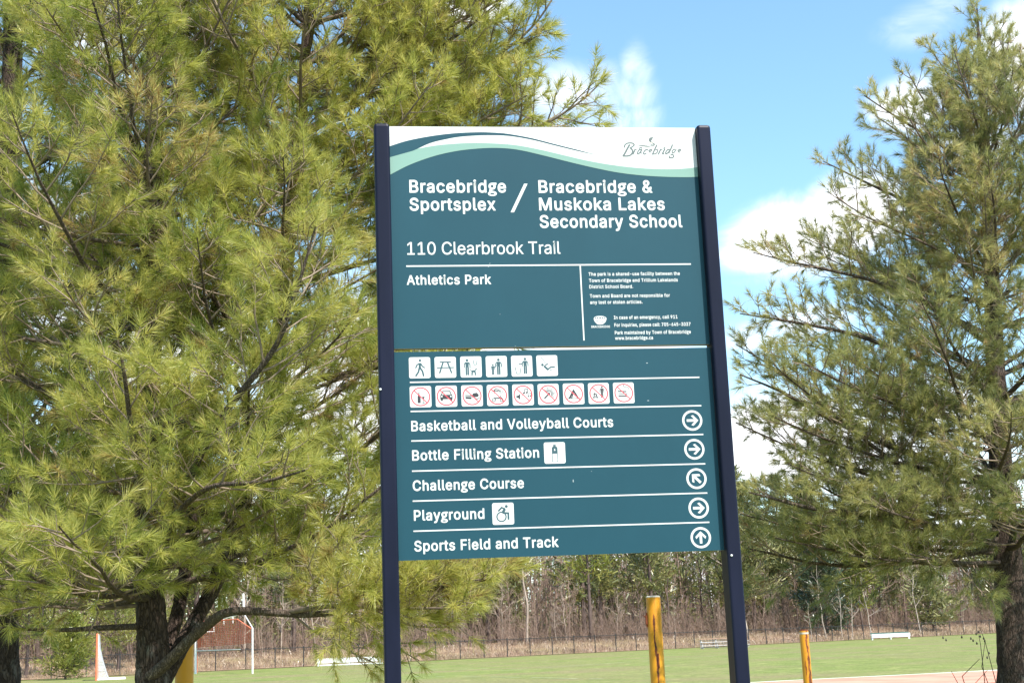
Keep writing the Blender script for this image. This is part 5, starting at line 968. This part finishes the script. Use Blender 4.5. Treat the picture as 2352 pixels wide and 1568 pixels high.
# trees one can single out
o = far_pine(301, 9.0, .05, 3.0, m_dark_needle, 4200, 'spruce_tree', size=.5, shape=.8); p = on_fence(fence_s(1905, 5.5), 5.5); o.location = tuple(p); tag(o, 'dark dense evergreen behind the white birch saplings', 'tree')
o = far_pine(302, 6.0, .08, 2.7, m_olive_needle, 2600, 'pine_tree', size=.5); p = on_fence(fence_s(2150, 5.0), 5.0); o.location = tuple(p); tag(o, 'low green pine right of the white bench by the right trunk', 'tree')
o = far_pine(303, 7.5, .30, 2.6, m_lime_needle, 2600, 'pine_tree', size=.5); p = on_fence(fence_s(1985, 7.0), 7.0); o.location = tuple(p); tag(o, 'pale green pine above the far right bench', 'tree')
o = far_pine(304, 12.5, .40, 2.3, m_lime_needle, 1800, 'pine_tree', size=.5); p = on_fence(fence_s(1360, 9.0), 9.0); o.location = tuple(p); tag(o, 'yellow green pine under the sign, left of the near yellow pole', 'tree')
for i, (x, off, H, sd) in enumerate(((1865, 2.2, 3.2, 1), (1900, 2.6, 6.5, 2), (1935, 2.4, 4.6, 3), (1962, 2.6, 5.2, 4), (1998, 2.8, 5.6, 5), (2118, 3.4, 7.0, 6))):
    o = bare_tree(400 + sd, H, m_birch, m_birch, .55, 'birch_sapling', .62, .3); p = on_fence(fence_s(x, off), off); o.location = tuple(p)
    tag(o, ('shortest leafless birch sapling, left of the birch row beside the right bench', 'tallest leafless pale birch sapling left of the right bench', 'slim birch sapling third from the left in the row by the bench',
            'slim birch sapling second left of the white bench', 'birch sapling rising at the left end of the right bench', 'lone pale birch right of the right bench')[i], 'tree', 'birch saplings by the right bench')
for i, (x, off, H) in enumerate(((1722, 5.0, 9.0), (1680, 9, 10.0), (1210, 8, 11.5))):
    o = bare_tree(420 + i, H, m_grey_twig, m_birch if i == 0 else m_grey_twig, .5, 'bare_tree', .8, .45); p = on_fence(fence_s(x, off), off); o.location = tuple(p)
    tag(o, ('pale slender trunk just right of the right sign post', 'grey leafless tree just left of the right sign post', 'grey leafless tree right of the pine limb under the sign')[i], 'tree')
for i, (x, off, H, w) in enumerate(((150, -5.0, 3.4, 1.5), (272, 3.5, 7.0, 2.2), (60, 2.0, 7.5, 2.2), (330, 6.0, 9.0, 2.4))):
    o = far_pine(320 + i, H, .04 if i == 0 else .25, w, m_lime_needle, 7000, 'young_pine', size=.20); p = on_fence(fence_s(x, off), off); o.location = tuple(p)
    tag(o, ('small bushy yellow green pine left of the orange goal', 'young yellow green pine seen just left of the forked trunk', 'taller young pine at the far left edge', 'young pine rising behind the forked trunk')[i], 'tree')
for i, (x, off, H, w) in enumerate(((1735, 13.0, 14.5, 3.2), (1810, 15.0, 15.5, 3.4), (1880, 12.5, 13.0, 3.0))):
    o = far_pine(340 + i, H, .22, w, m_olive_needle, 5200, 'pine_tree', size=.45); p = on_fence(fence_s(x, off), off); o.location = tuple(p)
    tag(o, ('tall olive green pine rising just right of the right sign post', 'tallest hazy olive pine between the sign and the right tree', 'olive pine behind the dark evergreen')[i], 'tree')
# the deep wood behind reads as one mass
def far_wood():
    rng = np.random.default_rng(77); lb = Limbs(); n = 1200
    for i in range(n):
        s_ = rng.uniform(-60, 130); off = rng.uniform(26, 62); p = on_fence(s_, off); H = rng.uniform(7, 13); q = p + np.array([rng.normal(0, .4), rng.normal(0, .4), H]); lb.add([p, (p + q) / 2 + rng.normal(0, .12, 3), q], [.11, .08, .03], 4)
        for k in range(16):
            f = rng.uniform(.1, 1); b = p + (q - p) * f; d = unit(np.array([rng.normal(), rng.normal(), rng.uniform(.3, 1.4)])); l = rng.uniform(.8, 2.6) * (1.2 - f * .6); e = b + d * l; lb.add([b, b + d * l * .5 + rng.normal(0, .1, 3), e], [.03, .02, .01], 3)
            for m in range(3):
                b2 = b + d * l * rng.uniform(.3, 1); d2 = unit(d + rng.normal(0, .7, 3)); lb.add([b2, b2 + d2 * rng.uniform(.4, 1.1)], [.014, .007], 3)
    o = lb.build('far_wood', m_brown_twig, None); tag(o, 'deep brown leafless wood filling the distance behind the front trees', 'wood', None, 'stuff')
    rng = np.random.default_rng(78); n = 42000; ss = rng.uniform(-60, 135, n); off = rng.uniform(20, 70, n); base = FP[None] + FE[None] * ss[:, None] + FN[None] * off[:, None]
    cl = np.sin(ss * .9) * .5 + np.sin(ss * .37 + off * .3) * .7; h = np.clip(rng.random(n) * (10.5 + 2.5 * cl), 0, 15); z = ground_z(base[:, 0], base[:, 1]) + h
    d = rng.normal(size=(n, 3)) + np.array([0, 0, .4]); d /= np.linalg.norm(d, axis=1, keepdims=True)
    V, F = quads_brush(rng, np.stack([base[:, 0], base[:, 1], z], -1), d, .45 + .7 * rng.random(n), .3)
    o = raw_mesh('far_foliage', V, F, m_far_needle, None, np.clip(.4 + .25 * np.sin(ss * 1.3 + h) + rng.normal(0, .2, n), 0, 1)); tag(o, 'dull green needle foliage massed in the deep wood', 'foliage', None, 'stuff')
far_wood()
def brush():
    rng = np.random.default_rng(31); lb = Limbs()
    for i in range(1900):
        s_ = rng.uniform(-50, 100); off = rng.uniform(7.0, 26); p = on_fence(s_, off)
        for k in range(4):
            d = unit(np.array([rng.normal(0, .4), rng.normal(0, .4), 1])); l = rng.uniform(.6, 2.6) * (1 if rng.random() < .6 else 1.9); m = p + d * l * .5 + rng.normal(0, .06, 3); e = p + d * l + rng.normal(0, .1, 3); lb.add([p, m, e], [.016, .012, .006], 3)
            for j in range(3): d2 = unit(d + rng.normal(0, .6, 3)); b = p + (e - p) * rng.uniform(.3, .9); lb.add([b, b + d2 * rng.uniform(.3, .9)], [.009, .004], 3)
    o = lb.build('undergrowth', m_brown_twig, None); tag(o, 'tangled leafless brown undergrowth along the edge of the wood', 'undergrowth', None, 'stuff')
    rng = np.random.default_rng(32); n = 75000; ss = rng.uniform(-60, 110, n); off = rng.uniform(-.4, 10, n); base = FP[None] + FE[None] * ss[:, None] + FN[None] * off[:, None]
    z = ground_z(base[:, 0], base[:, 1]) + .02; d = rng.normal(0, .45, (n, 3)); d[:, 2] = 1; d /= np.linalg.norm(d, axis=1, keepdims=True)
    keep = (off > .3) | (rng.random(n) < .5); P = np.stack([base[:, 0], base[:, 1], z], -1)[keep]; d = d[keep]; ht = (.10 + .22 * rng.random(len(P))) * (.6 + .5 * np.sin(ss[keep] * .8) ** 2 + .3 * np.sin(ss[keep] * 2.3 + off[keep]) ** 2)
    V, F = quads_brush(rng, P, d, ht, .16); o = raw_mesh('dry_grass', V, F, m_straw, None, rng.random(len(P))); tag(o, 'dry straw coloured grass tufts along the fence and bank', 'grass', None, 'stuff')
m_straw = needle_mat('dry straw blades', [(0.0, (0.20, 0.125, 0.085)), (0.5, (0.32, 0.22, 0.15)), (1.0, (0.43, 0.33, 0.22))], 0.2)
brush()

# ------------------------------------------------------------------ chain link fence
m_chain = plain('black vinyl chain link', (0.028, 0.027, 0.027), 0.6, 0.1, 5)
def fence():
    root = empty('chain_link_fence', tuple(on_fence(0))); tag(root, 'low black chain link fence between the field and the dry bank', 'fence')
    b = on_fence(0); H = 1.27; s0, s1, n = -42.0, 98.0, 70
    for s_ in np.linspace(s0, s1, n):
        m = MB(); p = on_fence(s_) - b; m.tube([p + [0, 0, -.3], p + [0, 0, H - .02]], .034, 8); m.tube([p + [0, 0, H - .02], p + [0, 0, H + .02], p + [0, 0, H + .045]], [.038, .038, .012], 8); m.build('fence_post', m_chain, root)
    m = MB(); P = [on_fence(s_) - b + [0, 0, H - .06] for s_ in np.linspace(s0, s1, n)]; m.tube(P, .022, 6); m.build('top_rail', m_chain, root)
    lb = Limbs(); st = .09
    for s_ in np.arange(s0, s1 - 1.3, st):
        for d in (0, 1):
            a = on_fence(s_ + (1.15 if d else 0)) - b + [0, 0, .04]; e = on_fence(s_ + (0 if d else 1.15)) - b + [0, 0, H - .06]; lb.add([a, e], [.0018, .0018], 3)
    lb.build('wire_mesh', m_chain, root)
fence()

# ------------------------------------------------------------------ yellow poles
def pole_mat(name, seed, amount, streak=None):
    M = Mat(name, 0.55, 0.35); v = M.coord((1, 1, .16)); mp = v.node; mp.inputs['Location'].default_value = (seed, seed * 2.3, seed * .7)
    n1 = M.noise(v, 11, 7, .6, .8); v2 = M.coord((1, 1, .6)); v2.node.inputs['Location'].default_value = (seed * 1.7, 0, seed); n2 = M.noise(v2, 24, 5, .6); big = M.noise(M.coord((1, 1, .4)), 2.2, 3)
    rust = M.ramp(n2, [(0.3, (0.05, 0.016, 0.009)), (0.7, (0.20, 0.05, 0.016))])
    yel = M.ramp(big, [(0.3, (0.56, 0.235, 0.014)), (0.6, (0.64, 0.30, 0.019)), (0.8, (0.68, 0.335, 0.032))])
    a = M.ramp(n1, [(amount, (0, 0, 0)), (amount + .03, (1, 1, 1))]); h = M.ramp(n1, [(amount - .08, (0, 0, 0)), (amount + .02, (.6, .6, .6))])
    c = M.mix(h, yel, (0.46, 0.16, 0.02)); c = M.mix(a, c, rust)
    if streak:                      # a run of rust down the front: x at the top, drift, half width, top, bottom (metres up the pole)
        x0, drift, w, zt, zb_ = streak
        sp = M.new('ShaderNodeSeparateXYZ'); M.link(M.coord(), sp.inputs[0]); wob = M.noise(M.coord((1, 1, .35)), 9, 5, .6); edge = M.noise(M.coord((1, 1, .3)), 28, 5, .65)
        def op(o, a_, b_):
            m = M.new('ShaderNodeMath'); m.operation = o
            for s_, q in zip(m.inputs, (a_, b_)):
                if isinstance(q, (int, float)): s_.default_value = q
                else: M.link(q, s_)
            return m.outputs[0]
        line = op('ADD', op('MULTIPLY', op('SUBTRACT', zt, sp.outputs['Z']), drift), op('ADD', x0, op('MULTIPLY', op('SUBTRACT', wob, .5), .085)))
        d = op('ABSOLUTE', op('SUBTRACT', sp.outputs['X'], line), 0.0); d = op('DIVIDE', d, w); d = op('ADD', d, op('MULTIPLY', op('SUBTRACT', edge, .5), 3.2))
        zz = op('MAXIMUM', op('SUBTRACT', sp.outputs['Z'], zt), op('SUBTRACT', zb_, sp.outputs['Z'])); d = op('ADD', d, op('MAXIMUM', op('MULTIPLY', zz, 12.0), 0.0))
        d = op('ADD', d, op('MULTIPLY', op('GREATER_THAN', sp.outputs['Y'], 0.0), 9.0))
        c = M.mix(M.ramp(d, [(0.6, (.8, .8, .8)), (1.0, (0, 0, 0))]), c, (0.42, 0.13, 0.02)); c = M.mix(M.ramp(d, [(0.45, (1, 1, 1)), (0.62, (0, 0, 0))]), c, rust)
    M.color(c); M.bump(n1, .5, .004); return M.m
def yellow_pole(x, Y, ytop, r, mat, label, cap=None, bracket=False):
    p = at(x, 1500, Y); gz = float(ground_z(p[0], p[1])); t = at(x, ytop, Y); root = empty('steel_pole', (t[0], Y, gz)); tag(root, label, 'pole', 'yellow steel poles'); H = t[2] - gz
    m = MB(); m.tube([(0, 0, -.4), (0, 0, H * .5), (0, 0, H - .012), (0, 0, H)], [r, r, r, r * .97], 28, caps=False); o = m.build('pole_shaft', mat, root, True)
    m = MB(); m.tube([(0, 0, H - .01), (0, 0, H + .004), (0, 0, H + .012)], [r * .985, r * .985, r * .8], 28); m.build('pole_cap', cap or m_cap, root)
    if cap: m = MB(); m.tube([(0, 0, H - .055), (0, 0, H - .028)], r * 1.03, 28, caps=False); m.build('grey_band', m_cap, root)
    if bracket:
        m = MB(); m.box((-r - .018, -.03, H - .30), (-r + .01, .03, H - .20)); m.box((-r - .012, -.022, H - .33), (-r + .008, .02, H - .17)); m.tube([(-r - .016, -.02, H - .23), (-r - .034, -.03, H - .205), (-r - .04, -.035, H - .2)], .006, 6); m.build('rusty_bracket', m_rust, root)
        m = MB(); m.tube([(.012, -r - .004, -.0 + H - .78), (.012, -r - .004, H - .62)], .009, 6); m.build('weld_tab', m_rust, root)
    return root
m_rust = plain('rusty steel', (0.16, 0.045, 0.02), 0.85, 0.4, 20, 0.2); m_cap = plain('weathered cap', (0.55, 0.50, 0.42), 0.6, 0.2, 10)
yellow_pole(1500, 16.0, 1370, .082, pole_mat('yellow paint with rust streaks', 1.3, .66, (-.022, .045, .016, 1.56, .3)), 'nearest yellow steel pole with rust streaks, under the sign', None, True)
yellow_pole(1846, 22.0, 1447, .068, pole_mat('orange yellow paint flaking to rust', 4.1, .60, (.018, .02, .026, 1.30, .1)), 'rust flaked yellow pole right of the sign, with a dark cap', m_rust)
yellow_pole(424, 13.0, 1470, .082, pole_mat('clean yellow paint', 7.7, .70), 'clean yellow pole half hidden behind the forked pine trunk')

# ------------------------------------------------------------------ benches, bleachers, goals
m_bwhite = plain('white bench paint', (0.80, 0.80, 0.80), 0.5, 0.04, 4); m_bgreen = plain('dark green board', (0.020, 0.085, 0.070), 0.6, 0.15, 4)
m_plank = plain('weathered plank', (0.36, 0.22, 0.155), 0.8, 0.25, 5); m_steel = plain('galvanised steel', (0.45, 0.43, 0.42), 0.5, 0.15, 5); m_orange = plain('faded orange paint', (0.66, 0.17, 0.085), 0.6, 0.15, 4)
m_gwhite = plain('white goal paint', (0.78, 0.76, 0.74), 0.5, 0.08, 4)
def on_ground(x, y):                    # where the line of sight meets the field
    D = 1.1 * FPX / (y - (1470 - (x - 1176) * .0401)); p = at(x, y, D); return np.array([p[0], p[1], FIELD_Z])
yaw = math.atan2(FE[1], FE[0])
def bench(x0, x1, y, label, back, rail):
    a, b = on_ground(x0, y), None; p = a; D = a[1]; L = (x1 - x0) / FPX * D; root = empty('players_bench', tuple(a), math.radians(2)); tag(root, label, 'bench', 'white benches at the field edge')
    m = MB(); m.box((0, -.02, .18), (L, .0, .43)); m.build('apron_board', m_bwhite, root); m = MB(); m.box((-.01, -.03, .434), (L + .01, .34, .47)); m.build('seat', m_bwhite, root)
    for x in (.06, L * .5, L - .06):
        m = MB(); m.box((x - .04, .03, -.05), (x + .04, .09, .43)); m.box((x - .04, .24, -.05), (x + .04, .30, .43)); m.build('leg', m_bwhite, root)
    if rail: m = MB(); m.box((.02, -.035, .02), (L + .12, .03, .10)); m.build('foot_rail', m_bwhite, root)
    if back: m = MB(); m.box((0, .36, .48), (L, .39, .56)); m.build('backrest', m_bgreen, root)
bench(729, 871, 1527, 'long white bench with a low foot rail, left of the left sign post', False, True)
bench(2003, 2090, 1467, 'white bench with a dark green back rail far to the right', True, False)
def bleacher(x0, x1, y, label, tiers):
    a = on_ground(x0, y); L = (x1 - x0) / FPX * a[1]; root = empty('bleacher', tuple(a), math.radians(3)); tag(root, label, 'bleacher', 'small bleachers by the fence')
    for i in range(tiers):
        z = .18 + .24 * i; y_ = .45 * i
        m = MB(); m.box((0, y_, z), (L, y_ + .24, z + .045)); o = m.build('seat_plank', m_plank if i == tiers - 1 else m_steel, root)
        m = MB(); m.box((0, y_ + .26, z - .12), (L, y_ + .42, z - .085)); m.build('foot_plank', m_steel, root)
    for x in np.linspace(.15, L - .15, 4):
        m = MB(); m.tube([(x, .05, 0), (x, .45 * tiers - .2, .18 + .24 * (tiers - 1))], .025, 6); m.tube([(x, .45 * tiers - .2, 0), (x, .45 * tiers - .2, .18 + .24 * (tiers - 1))], .025, 6); m.tube([(x, .02, .02), (x, .45 * tiers - .15, .02)], .025, 6)
        for i in range(tiers - 1): m.tube([(x, .12 + .45 * i, 0), (x, .12 + .45 * i, .18 + .24 * i)], .02, 6)
        m.build('frame', m_steel, root)
bleacher(1612, 1722, 1487, 'three tier bleacher with a brown top plank left of the right sign post', 3)
bleacher(866, 938, 1513, 'low grey bleacher half hidden behind the left sign post', 2)

def net(mesh, P00, P10, P11, P01, nu, nv, r):
    P00, P10, P11, P01 = (np.array(p, float) for p in (P00, P10, P11, P01))
    f = lambda u, v: (P00 * (1 - u) + P10 * u) * (1 - v) + (P01 * (1 - u) + P11 * u) * v
    for i in range(nu + 1): mesh.add([f(i / nu, 0), f(i / nu, .5), f(i / nu, 1)], [r] * 3, 3)
    for j in range(nv + 1): mesh.add([f(0, j / nv), f(.5, j / nv), f(1, j / nv)], [r] * 3, 3)
def side_goal():
    a = on_ground(221, 1559); root = empty('soccer_goal', tuple(a), math.radians(15.5)); tag(root, 'small orange framed goal with white net seen edge on, left of the forked pine', 'goal')
    H, D_, W = 2.2, 1.35, 3.6
    for yy in (0, W): m = MB(); m.tube([(0, yy, 0), (0, yy, H)], .055, 10); m.build('goal_post', m_orange, root)
    m = MB(); m.tube([(0, 0, H), (0, W, H)], .05, 10); m.build('crossbar', m_orange, root)
    m = MB(); m.tube([(.05, 0, .04), (D_, 0, .04), (D_, W, .04), (.05, W, .04)], .035, 8); m.build('ground_bar', m_gwhite, root)
    n = Limbs(); prof = [(.06, H), (.12, 1.5), (.25, .95), (.42, .4), (.55, .06)]
    for yy in (0, W):
        for i in range(len(prof) - 1): net(n, (0.03, yy, prof[i][1]), (prof[i][0], yy, prof[i][1]), (prof[i + 1][0], yy, prof[i + 1][1]), (.03, yy, prof[i + 1][1]), 8, 8, .008)
    for i in range(len(prof) - 1): net(n, (prof[i][0], 0, prof[i][1]), (prof[i][0], W, prof[i][1]), (prof[i + 1][0], W, prof[i + 1][1]), (prof[i + 1][0], 0, prof[i + 1][1]), 40, 8, .008)
    n.build('net', m_gwhite, root)
side_goal()
def net_goal():
    a = on_ground(449, 1544); b = on_ground(580, 1543); b[1] = b[1]; root = empty('soccer_goal', tuple(a), math.atan2(b[1] - a[1], b[0] - a[0])); tag(root, 'white combined goal with a sagging orange net and one short upright behind the forked pine', 'goal'); W = float(np.linalg.norm((b - a)[:2])); H = 2.25
    for x in (0, W): m = MB(); m.tube([(x, 0, -.1), (x, 0, H)], .062 if x == 0 else .044, 12); m.build('goal_post', m_gwhite, root)
    m = MB(); m.tube([(0, 0, 1.24), (W * .8, .0, 1.22)], .022, 6); m.build('cross_rail', m_gwhite, root)
    m = MB(); m.tube([(0.0, .1, 2.05), (.35, .1, 2.75), (.9, .1, 2.8), (W * .72, .1, 2.75), (W * .96, .1, 2.2)], .03, 8); m.build('net_hoop', m_orange, root)
    n = Limbs(); net(n, (0.02, .1, 2.05), (.35, .1, 2.75), (.5, .12, 1.45), (.05, .12, 1.4), 10, 12, .019); net(n, (.35, .1, 2.75), (W * .72, .1, 2.72), (W * .74, .12, 1.5), (.5, .12, 1.45), 22, 14, .019); net(n, (W * .72, .1, 2.72), (W * .96, .1, 2.2), (W * .96, .12, 1.55), (W * .74, .12, 1.5), 8, 12, .019)
    net(n, (-.35, .1, 1.3), (-.02, .1, 1.3), (.0, .1, .05), (-.4, .1, .05), 6, 14, .019); n.build('net', m_orange, root)
    # football crossbar and upright carried above the goal on slanted braces
    inv = Matrix.Translation(root.location) @ Matrix.Rotation(root.rotation_euler.z, 4, 'Z'); inv = inv.inverted(); Y = float(a[1]) + .3
    q = lambda x, y: np.array(inv @ Vector(at(x, y, Y)))
    cl, cr = q(478, 1427), q(560, 1408)
    m = MB(); m.tube([cl, cr], .045, 8); m.build('crossbar', m_gwhite, root)
    m = MB(); m.tube([cr, q(559, 1362)], .055, 8); m.build('upright', m_gwhite, root)
    for p0, p1 in ((q(490, 1425), q(491, 1450)), (q(491, 1450), np.array([0, 0, H])), (cr, np.array([W, 0, H])), (q(514, 1419), q(514, 1434)), (q(535, 1414), q(535, 1430))):
        m = MB(); m.tube([p0, p1], .03, 6); m.build('brace', m_gwhite, root)
net_goal()
# ------------------------------------------------------------------ dry weeds beside the right trunk
m_weed = plain('dead weed stalk', (0.075, 0.066, 0.052), 1.0, 0.3, 9)
def weed(x0, y0, pts, label, heads):
    b = at(x0, y0, 14.6); gz = float(ground_z(b[0], b[1])); root = empty('dry_weed', (b[0], b[1], gz)); tag(root, label, 'weed'); o = np.array([b[0], b[1], gz])
    for st in pts:
        m = MB(); P = [at(x, y, 14.6 - .15 * i) - o for i, (x, y) in enumerate(st)]; P = [P[0] * [1, 1, 0]] + P; m.tube(P, np.linspace(.006, .0025, len(P)), 5); m.build('stalk', m_weed, root)
    lb = MB(); r = random.Random(4)
    for x, y in heads:
        p = at(x + r.uniform(-3, 3), y + r.uniform(-3, 3), 14.5) - o; lb.tube([p, p + [.0, 0, .012], p + [0, 0, .03]], [.003, .011, .002], 5)
    if heads: lb.build('seed_heads', m_weed, root)
weed(2262, 1590, [[(2262, 1568), (2258, 1530), (2252, 1478), (2248, 1458)], [(2288, 1568), (2278, 1530), (2262, 1470), (2250, 1440)], [(2270, 1570), (2255, 1530), (2263, 1468)], [(2240, 1568), (2268, 1538)]], 'thin dead weed stalks leaning beside the right pine trunk',
     [(2250, 1456), (2243, 1460), (2238, 1474), (2249, 1462), (2258, 1470), (2262, 1476), (2246, 1482), (2232, 1466), (2270, 1500), (2266, 1514)])
weed(2215, 1600, [[(2215, 1568), (2210, 1552), (2238, 1524), (2250, 1512)], [(2200, 1568), (2185, 1540)]], 'bent dead stalk lying in front of the red track', [(2168, 1469), (2174, 1474), (2212, 1466)])
print('needles', nA, nB, nC)
